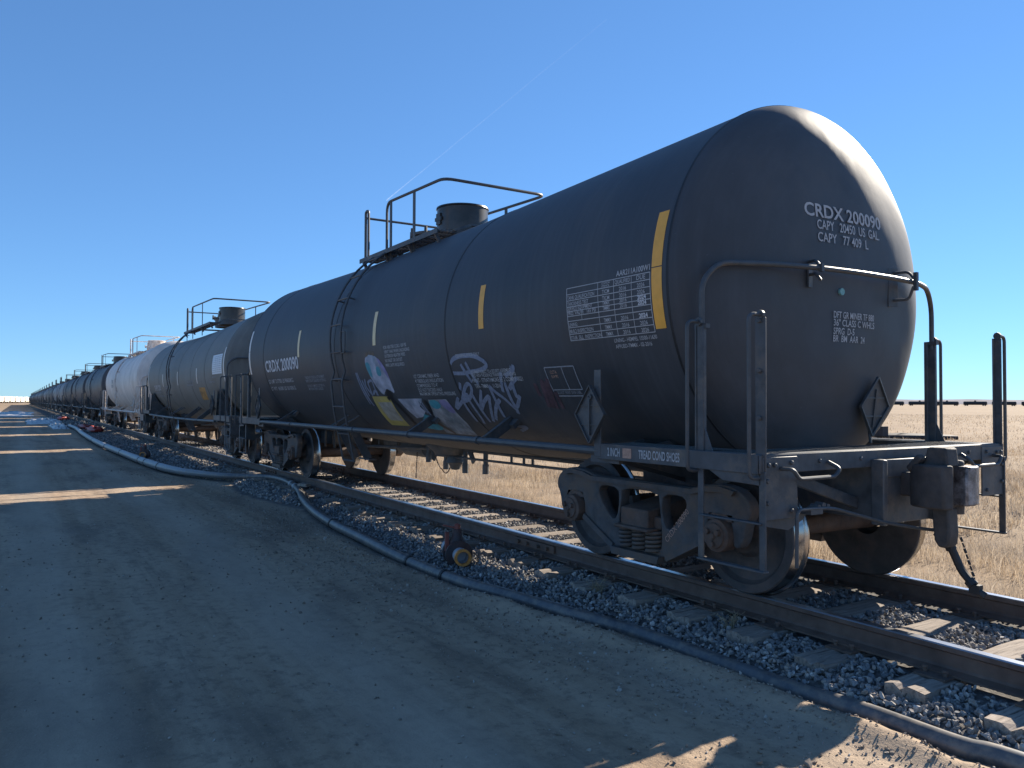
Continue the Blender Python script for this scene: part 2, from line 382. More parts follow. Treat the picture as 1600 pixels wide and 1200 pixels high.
def stone_mat(name, stops, rough=.85):
    m, t, p = nt(name); g = N(t, 'ShaderNodeNewGeometry')
    c = ramp(t, g.outputs['Random Per Island'], stops)
    c = mix(t, ramp(t, noise(t, 60, 4, .7), [(.35, (.45,.45,.45)), (.6, (0,0,0))]), c, (.05, .047, .045))
    t.links.new(c, p.inputs['Base Color']); p.inputs['Roughness'].default_value = rough; p.inputs['Specular IOR Level'].default_value = .35
    bump(t, p, noise(t, 120, 4, .7), .3, .004); return m
M['stone'] = stone_mat('ballast_stone', [(0, (.12, .125, .13)), (.35, (.21, .215, .22)), (.62, (.31, .30, .285)), (.85, (.37, .31, .255)), (1, (.56, .54, .51))])
M['pebble'] = stone_mat('road_pebble', [(0, (.21, .165, .125)), (.7, (.31, .25, .195)), (1, (.48, .43, .37))])
def stones_at(n, x0, x1, y1=1.28, seed=1):
    r = np.random.default_rng(seed); px = r.uniform(x0, x1, n); e = edge_y(px)
    py = e + .06 + (y1-e-.06)*r.random(n); return px, py
TIE0, TDX, TIE_Z, TH = 1.44, .592, -.178, .17
def on_tie(px):
    return np.abs(((px-TIE0)/TDX+.5) % 1-.5)*TDX < .125
Vs, Fs, o = [], [], 0
for (n, x0, x1, sub, s0, s1, sd) in ((46000, -5, 4.6, 2, .013, .032, 1), (36000, -16, -5, 1, .017, .037, 2), (28000, -45, -16, 1, .028, .055, 3), (12000, -100, -45, 1, .045, .09, 4)):
    px, py = stones_at(n, x0, x1, seed=sd); sz = np.random.default_rng(sd+50).uniform(s0, s1, n)
    keep = ~(on_tie(px) & (np.abs(py) < 1.22)) & ~((np.abs(np.abs(py)-.755) < .085)) & (np.abs(py-np.interp(px, hx, hy)) > .055)
    px, py, sz = px[keep], py[keep], sz[keep]
    pz = ground(px, py)+sz*.35+np.where(np.random.default_rng(sd).random(len(px)) < .25, sz*.7, 0)
    V, Fq = scatter(px, py, pz, sz, sub); Vs.append(V); Fs.append(Fq+o); o += len(V)
px, py = rng.uniform(-40, 6, 6000), rng.uniform(1.2, 2.1, 6000); sz = rng.uniform(.02, .045, 6000)
V, Fq = scatter(px, py, ground(px, py)+sz*.2, sz, 1); Vs.append(V); Fs.append(Fq+o)
tag(mesh_obj('ballast', np.concatenate(Vs), np.concatenate(Fs), M['stone']), 'crushed grey ballast stones around the rails', 'ballast', kind='stuff')
# loose stones on the dirt road, mostly beside the ballast edge
n = 9000; px = np.concatenate([rng.uniform(-9, 3.6, 6400), rng.uniform(-26, -9, 2600)]); e = edge_y(px)
py = e-.07-np.abs(rng.normal(0, .55, n)); sz = .005+.013*rng.random(n)**2; big = rng.random(n) < .03; sz[big] *= 2.2
V1, F1 = scatter(px, py, ground(px, py)+sz*.25, sz, 1)
n = 5200; px = rng.uniform(-9, 3.4, n); py = rng.uniform(-6.2, -1.6, n); sz = .004+.020*rng.random(n)**5
V2, F2 = scatter(px, py, ground(px, py)+sz*.2, sz, 1)
tag(mesh_obj('pebbles', np.concatenate([V1, V2]), np.concatenate([F1, F2+len(V1)]), M['pebble']), 'small loose stones scattered over the dirt road', 'pebbles', kind='stuff')

# ------------------------------------------------------------------ dry grass
def blades(n, x0, x1, y0, y1, h0, h1, w, seed, dens=None):
    r = np.random.default_rng(seed); px = r.uniform(x0, x1, n); py = y0+(y1-y0)*r.random(n)
    cl = fbm(px*1.1, py*1.1, 3, seed+7); keep = r.random(n) < np.clip((cl-.28)*3.2, .12, 1)*np.clip((py-1.25)/.5, .05, 1)
    px, py, cl = px[keep], py[keep], cl[keep]; n = len(px)
    h = (h0+(h1-h0)*r.random(n)**1.6)*(.25+1.5*np.clip(cl-.15, 0, 1)); a = r.uniform(0, 2*pi, n); ln = r.uniform(.1, .75, n)*h; b = r.uniform(0, 2*pi, n)
    z = ground(px, py)-.01; ww = w*(.6+.8*r.random(n))
    dx, dy = np.cos(a)*ww, np.sin(a)*ww; lx, ly = np.cos(b)*ln, np.sin(b)*ln
    P = np.stack([np.stack([px-dx, py-dy, z], -1), np.stack([px+dx, py+dy, z], -1),
                  np.stack([px+dx*.7+lx*.35, py+dy*.7+ly*.35, z+h*.6], -1), np.stack([px-dx*.7+lx*.35, py-dy*.7+ly*.35, z+h*.6], -1),
                  np.stack([px+lx, py+ly, z+h*(.93)], -1)], 1)
    i = np.arange(n)[:, None]*5
    return P.reshape(-1, 3), np.concatenate([i+np.array([[0,1,2]]), i+np.array([[0,2,3]]), i+np.array([[3,2,4]])], 0)
m, t, p = nt('dry_prairie_grass'); g = N(t, 'ShaderNodeNewGeometry')
c = ramp(t, g.outputs['Random Per Island'], [(0, (.27, .20, .135)), (.4, (.43, .34, .24)), (.75, (.54, .44, .32)), (1, (.64, .55, .43))])
c = mix(t, ramp(t, noise(t, .8, 4, .6), [(.44, (0,0,0)), (.60, (.75,.75,.75))]), c, (.34, .30, .26))
c = mix(t, ramp(t, noise(t, .23, 4, .6), [(.5, (0,0,0)), (.66, (.55,.55,.55))]), c, (.30, .20, .12))
t.links.new(c, p.inputs['Base Color']); p.inputs['Roughness'].default_value = .8; p.inputs['Specular IOR Level'].default_value = .2
tr = N(t, 'ShaderNodeBsdfTranslucent'); t.links.new(c, tr.inputs[0]); ms = N(t, 'ShaderNodeMixShader'); ms.inputs[0].default_value = .35
t.links.new(p.outputs[0], ms.inputs[1]); t.links.new(tr.outputs[0], ms.inputs[2]); t.links.new(ms.outputs[0], t.nodes['Material Output'].inputs[0])
Vs, Fs, o = [], [], 0
for a in ((60000, -9, 4, 1.3, 5.5, .10, .30, .0028, 1), (50000, -14, -2, 5.5, 16, .14, .36, .005, 2), (50000, -34, -9, 1.4, 6, .14, .36, .004, 3), (60000, -60, 0, 6, 40, .10, .30, .008, 4),
          (40000, -12, 12, 5, 30, .09, .28, .006, 5), (20000, -90, -30, 1.6, 10, .15, .4, .011, 6), (60000, -150, 30, 30, 130, .10, .28, .022, 8)):
    V, Fq = blades(*a); Vs.append(V); Fs.append(Fq+o); o += len(V)
tag(mesh_obj('dry_grass', np.concatenate(Vs), np.concatenate(Fs), m), 'golden dry prairie grass growing beyond the far rail', 'grass', kind='stuff')

# ------------------------------------------------------------------ hills, rails, sleepers
def ridge(name, pts, h, y_of, col, seed):
    mb = MB(); n = len(pts); vs = []
    for i, (x, y) in enumerate(pts):
        hh = h*(.45+.9*fbm(np.array([i*.13]), np.array([seed*3.]), 4, seed)[0])
        vs += [(x, y, -2), (x+40, y+120, hh), (x+80, y+400, -2)]
    fs = []
    for i in range(n-1): fs += [(3*i, 3*i+3, 3*i+4, 3*i+1), (3*i+1, 3*i+4, 3*i+5, 3*i+2)]
    mb.add(vs, fs); o = mb.build(name, simple(name+'_haze_tint', col, .95, var=.25, scale=.01, spec=.1)); tag(o, None, None, kind='structure'); return o
ridge('hills', [(-3600+i*60, 3100+120*sin(i*.2)) for i in range(120)], 19, None, (.20, .195, .215), 4)  # faint blue-grey: distance haze painted into the hill colour
ridge('hills', [(-4100-40*sin(i*.3), -900+i*60) for i in range(30)], 15, None, (.19, .185, .235), 9)  # bluer earth colour, haze of the far air mixed in

RAIL_P = [(-.07,-.17),(.07,-.17),(.07,-.158),(.018,-.14),(.009,-.125),(.009,-.05),(.018,-.042),(.035,-.036),(.035,-.008),(.029,0),(-.029,0),(-.035,-.008),(-.035,-.036),(-.018,-.042),(-.009,-.05),(-.009,-.125),(-.018,-.14),(-.07,-.158)]
M['rail'] = simple('rusty_rail_web', (.105, .070, .054), .7, var=.3, scale=8, dirt=(.15, .105, .08), dirt_amt=.3, bmp=.12)
M['railtop'] = simple('polished_rail_head', (.45, .45, .47), .28, .9, var=.15, scale=4)
xs_r = [14, 6, 3, 0, -3, -7, -12, -20, -40, -80, -160, -300, -450]
for y0, lab in ((-.755, 'brown steel rail nearest the dirt road with polished top'), (.755, 'brown steel rail on the grass side with polished top')):
    mb = MB(); nP = len(RAIL_P)
    for x in xs_r: mb.v += [(x, y0+a, b) for a, b in RAIL_P]
    for i in range(len(xs_r)-1):
        for j in range(nP):
            mb.f.append((i*nP+j, i*nP+(j+1)%nP, (i+1)*nP+(j+1)%nP, (i+1)*nP+j)); mb.m.append(1 if j in (8, 9, 10) else 0)
    ro = mb.build('rail', [M['rail'], M['railtop']], ang=25); tag(ro, lab, 'rail', 'rails of the siding')
    for jx in (-2.9, -13.2, -24):                              # bolted joint bars
        for side in (-1, 1):
            jb = MB()
            jb.box((jx, y0+side*.022, -.088), (.75, .022, .072))
            for kx in (-.27, -.1, .1, .27): jb.lathe([(-.022, .001), (-.022, .02), (.022, .02), (.022, .001)], 'y', (jx+kx, y0+side*.045, -.088), 8)
            jb.build('joint_bar', M['rust'], ro)

m, t, p = nt('weathered_sleeper_wood')
gr = noise(t, 3.2, 6, .7, stretch=(14, .8, 14)); ck = noise(t, 7, 5, .7, stretch=(7, .5, 4)); oi = N(t, 'ShaderNodeObjectInfo')
c = ramp(t, gr, [(.3, (.17, .14, .115)), (.55, (.29, .245, .205)), (.75, (.42, .36, .305))])
c = mix(t, ramp(t, ck, [(.36, (.9,.9,.9)), (.43, (0,0,0))]), c, (.05, .04, .032))
hv = N(t, 'ShaderNodeHueSaturation'); mr = N(t, 'ShaderNodeMapRange'); mr.inputs[3].default_value = .72; mr.inputs[4].default_value = 1.2
t.links.new(oi.outputs['Random'], mr.inputs[0]); t.links.new(mr.outputs[0], hv.inputs['Value']); t.links.new(c, hv.inputs['Color'])
t.links.new(hv.outputs[0], p.inputs['Base Color']); p.inputs['Roughness'].default_value = .9; p.inputs['Specular IOR Level'].default_value = .25
bump(t, p, ck, .6, .02); M['sleeper'] = m
def tie_mesh(seed):
    r = random.Random(seed); bm = bmesh.new(); bmesh.ops.create_cube(bm, size=1)
    bmesh.ops.subdivide_edges(bm, edges=[e for e in bm.edges if abs((e.verts[0].co-e.verts[1].co).y) > .5], cuts=22)
    bmesh.ops.subdivide_edges(bm, edges=[e for e in bm.edges if abs((e.verts[0].co-e.verts[1].co).x) > .5], cuts=4)
    cr = r.uniform(-.05, .05)
    for v in bm.verts:
        e = max(0, abs(v.co.y)-.42)/.08
        v.co.z += r.gauss(0, .008)*(1+e*1.5); v.co.x += r.gauss(0, .008)*(1+e); 
        if v.co.z > .3 and abs(v.co.x-cr*4) < .12 and abs(v.co.y) > .36: v.co.z -= .14*min(1, e+.35)      # split in the end grain
        if abs(v.co.x) > .45 and v.co.z > .3: v.co.z -= .05
        if abs(v.co.y) > .49: v.co.y *= 1+r.uniform(-.012, .006)
    bmesh.ops.scale(bm, vec=(.235, 2.42, TH), verts=bm.verts); bmesh.ops.translate(bm, vec=(0, 0, -TH/2), verts=bm.verts)
    me = bpy.data.meshes.new('wooden_sleeper'); bm.to_mesh(me); bm.free(); me.materials.append(m); return me
TM = [tie_mesh(s) for s in range(6)]
pl = MB(); pl.box((0, 0, -.172), (.19, .33, .014))
for a in (-.10, .10):
    for b in (-.06, .06): pl.lathe([(-.17, .012), (-.145, .012), (-.14, .02), (-.128, .016), (-.126, .001)], 'z', (b, a, 0), 7)
plate_me = pl.mesh('tie_plate', M['rust'])
for i in range(-290, 6):
    x = TIE0 + i*TDX + random.uniform(-.03, .03)
    to = obj('wooden_sleeper', random.choice(TM)); to.location = (x, random.uniform(-.06, .06)+(.0 if i > -20 else 0), TIE_Z+random.uniform(-.008, .004)); to.rotation_euler = (0, 0, random.uniform(-.025, .025)+(pi if i % 2 else 0))
    tag(to, 'weathered wooden sleeper bedded in grey ballast under the rails', 'sleeper', 'wooden sleepers under the rails')
    for sd in ((-1, 1) if i > -36 else ()): po_ = obj('tie_plate', plate_me, to); po_.location = (0, sd*.755+(to.location.y if i % 2 else -to.location.y), -TIE_Z)

# ------------------------------------------------------------------ tank geometry + decals
R, ZC, HB, HN = 1.5, 2.33, .36, 2.0
ZE = 2.35                                                 # axis height at the heads: the barrel slopes down to its middle
def zc(x): return 2.262+.0205*max(0, abs(x)-1.8)
def cyl(x, a, off, side=-1):
    z = 2.33+1.48*sin(a); c_ = zc(x); t_ = max(-1, min(1, (z-c_)/R))
    return (x, side*(R+off)*sqrt(1-t_*t_), c_+(R+off)*t_)
def hx_(q): return HB*max(0, 1-q**HN)**(1/HN)
XT = 6.1
def headp(y, z, off):
    return (XT+hx_(min(1, sqrt(y*y+(z-ZE)**2)/R))+off, y, z)
def text2d(s, size=1.0, bold=.012, align='LEFT'):
    cu = bpy.data.curves.new('lettering', 'FONT'); cu.body = s; cu.fill_mode = 'FRONT'; cu.offset = bold; cu.resolution_u = 3
    ob = bpy.data.objects.new('lettering', cu); C.objects.link(ob); bpy.context.view_layer.update()
    me = bpy.data.meshes.new_from_object(ob.evaluated_get(bpy.context.evaluated_depsgraph_get()))
    v = [x.co[:2] for x in me.vertices]; f = [tuple(q.vertices) for q in me.polygons]
    bpy.data.objects.remove(ob); bpy.data.curves.remove(cu); bpy.data.meshes.remove(me); return v, f
CAP = max(v[1] for v in text2d('H', bold=0)[0])
def text_fit(s, x0, x1, h, bold=.012):
    v, f = text2d(s, bold=bold)
    if not v: return [], []
    a = min(q[0] for q in v); b = max(q[0] for q in v); k = (x1-x0)/(b-a)
    return [(x0+(q[0]-a)*k, q[1]/CAP*h) for q in v], f
def side_text(mb, s, x0, x1, ang, h, off=.004, bold=.012, mi=0):
    v, f = text_fit(s, x0, x1, h, bold); mb.add([cyl(a, ang+b/R, off) for a, b in v], f, mi)
def head_text(mb, s, y0, y1, z, h, bold=.012):
    v, f = text_fit(s, y0, y1, h, bold); mb.add([headp(a, z+b, .004) for a, b in v], f)
def ribbon(mb, pts, w, off=.004, mi=0):
    P = []                                                     # dense smooth path in (x, arc) metres
    Q = [Vector((x, a*R)) for x, a in pts]
    if len(Q) == 2: P = [Q[0].lerp(Q[1], k/12) for k in range(13)]
    else:
        for i in range(len(Q)-1):
            p0, p1, p2, p3 = Q[max(0, i-1)], Q[i], Q[i+1], Q[min(len(Q)-1, i+2)]
            for k in range(8):
                u = k/8; P.append(.5*((2*p1)+(p2-p0)*u+(2*p0-5*p1+4*p2-p3)*u*u+(3*p1-p0-3*p2+p3)*u**3))
        P.append(Q[-1])
    vs = []; n = len(P)
    for i in range(n):
        d = P[min(n-1, i+1)]-P[max(0, i-1)]; d = d.normalized() if d.length > 1e-9 else Vector((1, 0)); nn = Vector((-d.y, d.x))
        ww = w*(.5+.5*min(1, 6*i/n+.3)*(1-.45*i/n)+.2)
        for sgn in (-1, 1): q = P[i]+nn*ww*.5*sgn; vs.append(cyl(q.x, q.y/R, off))
    mb.add(vs, [(2*i, 2*i+1, 2*i+3, 2*i+2) for i in range(n-1)], mi)
def patch(mb, pts, off=.002, mi=0, step=.045):
    bm = bmesh.new(); bm.faces.new([bm.verts.new((x, a, 0)) for x, a in pts])
    lo = min(a for _, a in pts); hi = max(a for _, a in pts); k = lo+step
    while k < hi:
        bmesh.ops.bisect_plane(bm, geom=bm.verts[:]+bm.edges[:]+bm.faces[:], plane_co=(0, k, 0), plane_no=(0, 1, 0)); k += step
    bmesh.ops.triangulate(bm, faces=bm.faces[:]); bm.verts.index_update()
    mb.add([cyl(v.co.x, v.co.y, off) for v in bm.verts], [tuple(q.index for q in f.verts) for f in bm.faces], mi); bm.free()
def rect(mb, x0, x1, a0, a1, off=.002, mi=0):
    n = max(1, int(abs(a1-a0)/.05)); vs = []
    for i in range(n+1):
        a = a0+(a1-a0)*i/n; vs += [cyl(x0, a, off), cyl(x1, a, off)]
    mb.add(vs, [(2*i, 2*i+1, 2*i+3, 2*i+2) for i in range(n)], mi)
def smooth_poly(pts, it=2):
    for _ in range(it):
        q = []
        for i in range(len(pts)):
            a, b = pts[i], pts[(i+1) % len(pts)]
            q += [(a[0]*.75+b[0]*.25, a[1]*.75+b[1]*.25), (a[0]*.25+b[0]*.75, a[1]*.25+b[1]*.75)]
        pts = q
    return pts

# ------------------------------------------------------------------ bogie (built once, copied)
def plate2d(outline, holes, thick, bev):
    cu = bpy.data.curves.new('plate', 'CURVE'); cu.dimensions = '2D'; cu.fill_mode = 'BOTH'; cu.extrude = thick/2-bev; cu.bevel_depth = bev; cu.bevel_resolution = 1; cu.offset = -bev
    for pts in [outline]+holes:
        sp = cu.splines.new('POLY'); sp.points.add(len(pts)-1); sp.use_cyclic_u = True
        for q, (a, b) in zip(sp.points, pts): q.co = (a, b, 0, 1)
    ob = bpy.data.objects.new('plate', cu); C.objects.link(ob); bpy.context.view_layer.update()
    me = bpy.data.meshes.new_from_object(ob.evaluated_get(bpy.context.evaluated_depsgraph_get()))
    v = [(q.co.x, q.co.z, q.co.y) for q in me.vertices]; f = [tuple(q.vertices) for q in me.polygons]
    bpy.data.objects.remove(ob); bpy.data.curves.remove(cu); bpy.data.meshes.remove(me); return v, f
half = [(0,.78),(.40,.775),(.60,.775),(.72,.81),(.90,.83),(1.06,.805),(1.16,.73),(1.185,.64),(1.13,.565),(1.105,.44),(1.05,.37),(1.0,.40),(1.0,.56),(.93,.605),(.82,.605),(.755,.55),(.745,.40),(.68,.355),(.56,.30),(.43,.215),(.31,.155),(0,.14)]
outl = half + [(-a, b) for a, b in half[::-1] if a > 0]
holes = [smooth_poly([(s*a, b) for a, b in ((.28,.69),(.48,.70),(.54,.66),(.53,.59),(.37,.42),(.30,.43),(.265,.58))], 1) for s in (-1, 1)] + [smooth_poly([(-.225,.70),(.225,.70),(.235,.6),(.265,.38),(.25,.21),(-.25,.21),(-.265,.38),(-.235,.6)], 1)]
def make_bogie():
    b = empty('bogie', (0, 0, 0))
    v, f = plate2d(smooth_poly(outl, 1), holes, .10, .014)
    for s in (-1, 1):
        mb = MB(); mb.add([(x, y+s*1.02, z) for x, y, z in v], f)
        mb.prism([(-.62,.77),(.62,.77),(.74,.80),(.90,.815),(1.05,.79),(1.02,.755),(.90,.775),(.74,.76),(.62,.73),(-.62,.73),(-.74,.76),(-.90,.775),(-1.02,.755),(-1.05,.79),(-.90,.815),(-.74,.80)], 'xz', s*1.02-.085, s*1.02+.085)
        mb.prism([(-.28,.14),(.28,.14),(.30,.2),(-.30,.2)], 'xz', s*1.02-.12, s*1.02+.12)
        for e in (-1, 1):
            mb.bar((e*.33, s*1.02, .19), (e*.74, s*1.02, .40), .15, .05)
        mb.build('side_frame', M['iron'], b, 30)
        for e in (-1, 1):
            cb = MB(); yy = s*1.0
            cb.lathe([(0,.001),(0,.12),(.07*s,.125),(.12*s,.12),(.13*s,.095),(.145*s,.09),(.15*s,.03),(.165*s,.02),(.165*s,.001)], 'y', (e*.889, yy, .457), 24)
            for k in range(3):
                a = k*2*pi/3+.5; cb.lathe([(.14*s,.001),(.14*s,.024),(.172*s,.022),(.172*s,.001)], 'y', (e*.889+.058*cos(a), yy, .457+.058*sin(a)), 8)
            cb.prism([(e*.889-.13,.56),(e*.889+.13,.56),(e*.889+.11,.61),(e*.889-.11,.61)], 'xz', yy-.07, yy+.07)
            cb.build('axle_box', M['rust'], b)
        for k, xk in enumerate((-.165, 0, .165)):
            sb = MB(); pts = [(xk+.068*cos(q*.42), s*1.05+.068*sin(q*.42), .205+.172*q/75) for q in range(76)]
            sb.tube(pts, .0145, 6); sb.tube([(xk+.03*cos(q*.8), s*1.05+.03*sin(q*.8), .205+.172*q/75) for q in range(76)], .008, 5); sb.build('spring', M['iron'], b)
    bb = MB(); bb.prism([(-1.13,.40),(1.13,.40),(1.13,.55),(.5,.66),(-.5,.66),(-1.13,.55)], 'yz', -.17, .17); bb.box((0,0,.70), (.5,.5,.10))
    for s in (-1, 1):
        bb.box((0, s*1.08, .395), (.42, .2, .03)); bb.prism([(-.25,.5),(-.16,.5),(-.15,.40),(-.25,.40)], 'xz', s*1.0-.06, s*1.0+.09); bb.prism([(.16,.5),(.25,.5),(.25,.40),(.15,.40)], 'xz', s*1.0-.06, s*1.0+.09)
    bb.build('bolster', M['rust'], b, bevel=.012)
    for e in (-1, 1):
        ab = MB(); ab.tube([(e*.889, y, .457) for y in (-1.0, -.7, -.6, 0, .6, .7, 1.0)], [.075,.09,.085,.08,.085,.09,.075], 16); ab.build('axle', M['rust'], b)
        br = MB(); x = e*.36; br.bar((x, -.8, .36), (x, .8, .36), .06, .07); br.bar((x, -.8, .36), (x-e*.16, 0, .33), .05, .04); br.bar((x, .8, .36), (x-e*.16, 0, .33), .05, .04)
        for s in (-1, 1): br.prism([(x+e*.02,.30),(x+e*.085,.33),(x+e*.075,.46),(x+e*.11,.58),(x+e*.05,.60),(x+e*.01,.46)], 'xz', s*.755-.045, s*.755+.045)
        br.build('brake_beam', M['iron'], b)
        for s in (-1, 1):
            wb = MB(); y0 = s*.68
            prof = [(0,.14),(.0,.33),(.0,.40),(.0,.470),(.008,.481),(.022,.483),(.032,.474),(.038,.462),(.046,.4585),(.135,.453),(.144,.445),(.146,.385),(.125,.375),(.105,.355),(.085,.27),(.10,.19),(.155,.155),(.16,.13),(.16,.09)]
            mt = [0,0,0,0,1,1,1,1,1,0,0,0,0,0,0,0,0,0]
            wb.lathe([(q*s, r) for q, r in prof], 'y', (e*.889, y0, .457), 64, mats=mt); wb.build('wheel', [M['wheel'], M['tread']], b, 25)
    return b
BOGIE = make_bogie()
bogie_used = [False]
def place_bogie(parent, x):
    b = BOGIE if not bogie_used[0] else copy_tree(BOGIE)
    bogie_used[0] = True; b.parent = parent; b.location = (x, 0, 0); return b

# ------------------------------------------------------------------ tank car
def tank_mesh(name, mats, hl, seams, fold=0):
    xt = hl-1.27; qs = [sin(pi/2*k/26)**1.15 for k in range(1, 26)]
    prof = [(-xt-HB, .001)] + [(-xt-hx_(q), R*q) for q in qs]
    edges = [-xt] + sorted(seams) + [xt]; mt = [0]*25
    for i, e in enumerate(edges):
        prof += [(e-.012, R), (e-.011, R+.004), (e+.011, R+.004), (e+.012, R)]; mt += [0, 0, 1, 0]
        if i < len(edges)-1:
            n = max(2, int((edges[i+1]-e)/.35))
            for k in range(1, n): prof.append((e+(edges[i+1]-e)*k/n, R)); mt.append(0)
    for q in qs[::-1]: prof.append((xt+hx_(q), R*q)); mt.append(0)
    prof.append((xt+HB, .001)); mt.append(0)
    mt = mt[:len(prof)-1]
    mb = MB(); mb.lathe(prof, 'x', (0, 0, 0), 128, mats=mt); mb.v = [(v[0], v[1], v[2]+zc(min(xt, abs(v[0])))) for v in mb.v]
    # gentle oil-canning of the jacket heads
    for i, v in enumerate(mb.v):
        if abs(v[0]) > xt+.02:
            w = (vnoise(np.array([v[1]*2.3+9]), np.array([v[2]*2.3]), 3)[0]-.5)*.026 - .035*math.exp(-((v[1]-.25)**2+(v[2]-3.72)**2)/.008)
            mb.v[i] = (v[0]+w*np.sign(v[0])*min(1, (abs(v[0])-xt)*4), v[1], v[2])
    me = mb.mesh(name, mats, 30); return me

def end_gear(root, s, hl, mats, brake=False, text=False, low_cradle=True, stub_x=2.0, deck_z=1.09):
    """everything at one end of a car; s=+1 camera end, -1 far end. e() maps a distance back from the coupler face."""
    fr, pp = mats['frame'], mats['pipe']
    X = lambda d: s*(hl-d)
    # distances (from coupler face): platform front .45, corner post .47, tall post 1.01, head tangent 1.27, bogie 2.06
    dk = MB()
    for q in (-1, 1):
        dk.box(((X(.47)+X(2.1))/2, q*1.475, deck_z-.055), (1.63, .012, .125))                 # side sill plate
        dk.box(((X(.47)+X(2.1))/2, q*1.44, deck_z+.0), (1.6, .07, .012))
    dk.box((X(.455), 0, deck_z-.055), (.012, 2.97, .12)); dk.box((X(.49), 0, deck_z+.004), (.07, 2.95, .012))
    dk.box((X(.86), 0, deck_z-.05), (.05, 2.9, .09)); dk.box((X(1.5), 0, deck_z-.06), (.06, 2.9, .09))
    for q in (-1, 1):
        dk.prism([(X(.46), deck_z-.06), (X(.46), deck_z-.19), (X(.78), deck_z-.18), (X(.92), deck_z-.11)], 'xz', q*1.455, q*1.467)
        dk.box((X(.447), q*1.30, deck_z-.21), (.012, .33, .40))                                # corner gusset on the front
        for yy, zz in ((1.42, -.06), (1.36, -.06), (1.43, -.16), (1.43, -.30), (1.2, -.05), (1.2, -.36)):
            dk.lathe([(X(.441), .001), (X(.441), .016), (X(.425), .014), (X(.425), .001)], 'x', (0, q*yy, deck_z+zz), 8)
    for yy in (-.9, -.45, .5, .95): dk.lathe([(X(.449), .001), (X(.449), .016), (X(.436), .014), (X(.436), .001)], 'x', (0, yy, deck_z-.05), 8)
    dko = dk.build('end_platform', fr, root, bevel=.004)
    gr = MB()                                                       # open steel grating on the platform
    y = -1.40
    while y <= 1.401: gr.box(((X(.53)+X(.88))/2, y, deck_z-.008), (.35, .006, .03)); y += .042
    for xx in (.54, .62, .70, .78, .87): gr.box((X(xx), 0, deck_z-.004), (.012, 2.8, .012))
    for q in (-1, 1):
        for k in range(8): gr.box((X(1.48), q*(1.12+k*.04), deck_z-.008), (1.2, .006, .03))
        for k in range(15): gr.box((X(.92+k*.08), q*1.26, deck_z-.004), (.01, .3, .012))
    gr.build('grating', M['pipe'], dko, None)
    st = MB()
    st.box(((X(.46)+X(2.9))/2, 0, .80), (2.44, .58, .40)); st.box((X(.42), 0, .80), (.06, .66, .46)); st.box((X(.41), 0, .965), (.06, .50, .13))
    st.box((X(.40), .31, .80), (.1, .05, .46)); st.box((X(.40), -.31, .80), (.1, .05, .46)); st.box(((X(2.9)+X(4.6))/2, 0, .90), (1.7, .42, .22))
    st.bar((X(.6), -.28, .70), (X(.6), -1.2, .98), .04, .08); st.bar((X(.6), .28, .70), (X(.6), 1.2, .98), .04, .08)
    st.build('stub_sill', fr, root, bevel=.008)
    cr = MB()                                                       # bolster and tank saddle
    a0, a1 = (-2.20, -.94) if low_cradle else (-2.72, -.42)
    if low_cradle: poly = [(-1.40,.98),(-1.40,1.02)] + [((R+.004)*cos(a), ZC+(R+.004)*sin(a)) for a in np.linspace(a0, a1, 20)] + [(1.40,1.02),(1.40,.98),(.4,.72),(-.4,.72)]
    else: poly = [(-1.42,.94)] + [((R+.006)*cos(a), ZC+(R+.006)*sin(a)) for a in np.linspace(a0, a1, 26)] + [(1.42,.94),(.4,.70),(-.4,.70)]
    for dx in (-.16, .16): cr.prism(poly, 'yz', X(2.06)+dx-.008, X(2.06)+dx+.008)
    for q in (-1, 1):
        aa = np.linspace(a1-.9, a1, 10) if q > 0 else np.linspace(a0, a0+.9, 10); w_ = .22 if low_cradle else .34; vs = []
        for a in aa: vs += [(X(2.06)-w_, (R+.012)*cos(a), ZC+(R+.012)*sin(a)), (X(2.06)+w_, (R+.012)*cos(a), ZC+(R+.012)*sin(a))]
        cr.add(vs, [(2*i, 2*i+1, 2*i+3, 2*i+2) for i in range(9)])
        cr.box((X(2.06), q*1.42, 1.0), (.36, .04, .12))
    cr.box((X(2.06), 0, .74), (.4, .8, .06)); cr.build('bolster_saddle', fr, root, 30)
    for q in (-1, 1):
        # tall post at the head, corner post, vertical grab irons beside each, stirrup steps
        po = MB(); po.bar((X(1.01), q*1.425, deck_z-.05), (X(1.01), q*1.425, 1.97), .07, .03, up=(0, 1, 0)); po.bar((X(1.045), q*1.41, deck_z-.05), (X(1.045), q*1.41, 1.97), .03, .06, up=(0, 1, 0))
        po.prism([(X(.99), deck_z), (X(.90), deck_z), (X(.99), deck_z+.2)], 'xz', q*1.42, q*1.43)
        po.bar((X(.47), q*1.45, deck_z-.12), (X(.47), q*1.45, 1.97), .062 if q > 0 else .082, .012, up=(0, 1, 0)); po.bar((X(.495), q*1.435, deck_z-.1), (X(.495), q*1.435, 1.97), .012, .03, up=(0, 1, 0))
        for zz in (1.97, 1.65, 1.35, deck_z): po.lathe([(q*1.44, .001), (q*1.44, .017), (q*1.475, .015), (q*1.475, .001)], 'y', (X(.47), 0, zz-.02), 8)
        po.build('corner_post', fr, root, bevel=.004)
        for d, zb in ((1.01, deck_z-.13), (.47, deck_z-.14)):
            gb = MB(); gb.tube(rounded([(X(d), q*1.45, 1.99), (X(d), q*1.56, 1.99), (X(d), q*1.56, zb), (X(d), q*1.45, zb)], .05), .0135, 8)
            gb.lathe([(q*1.44, .001), (q*1.44, .03), (q*1.46, .03), (q*1.46, .001)], 'y', (X(d), 0, 1.99), 10); gb.build('grab_iron', pp, root)
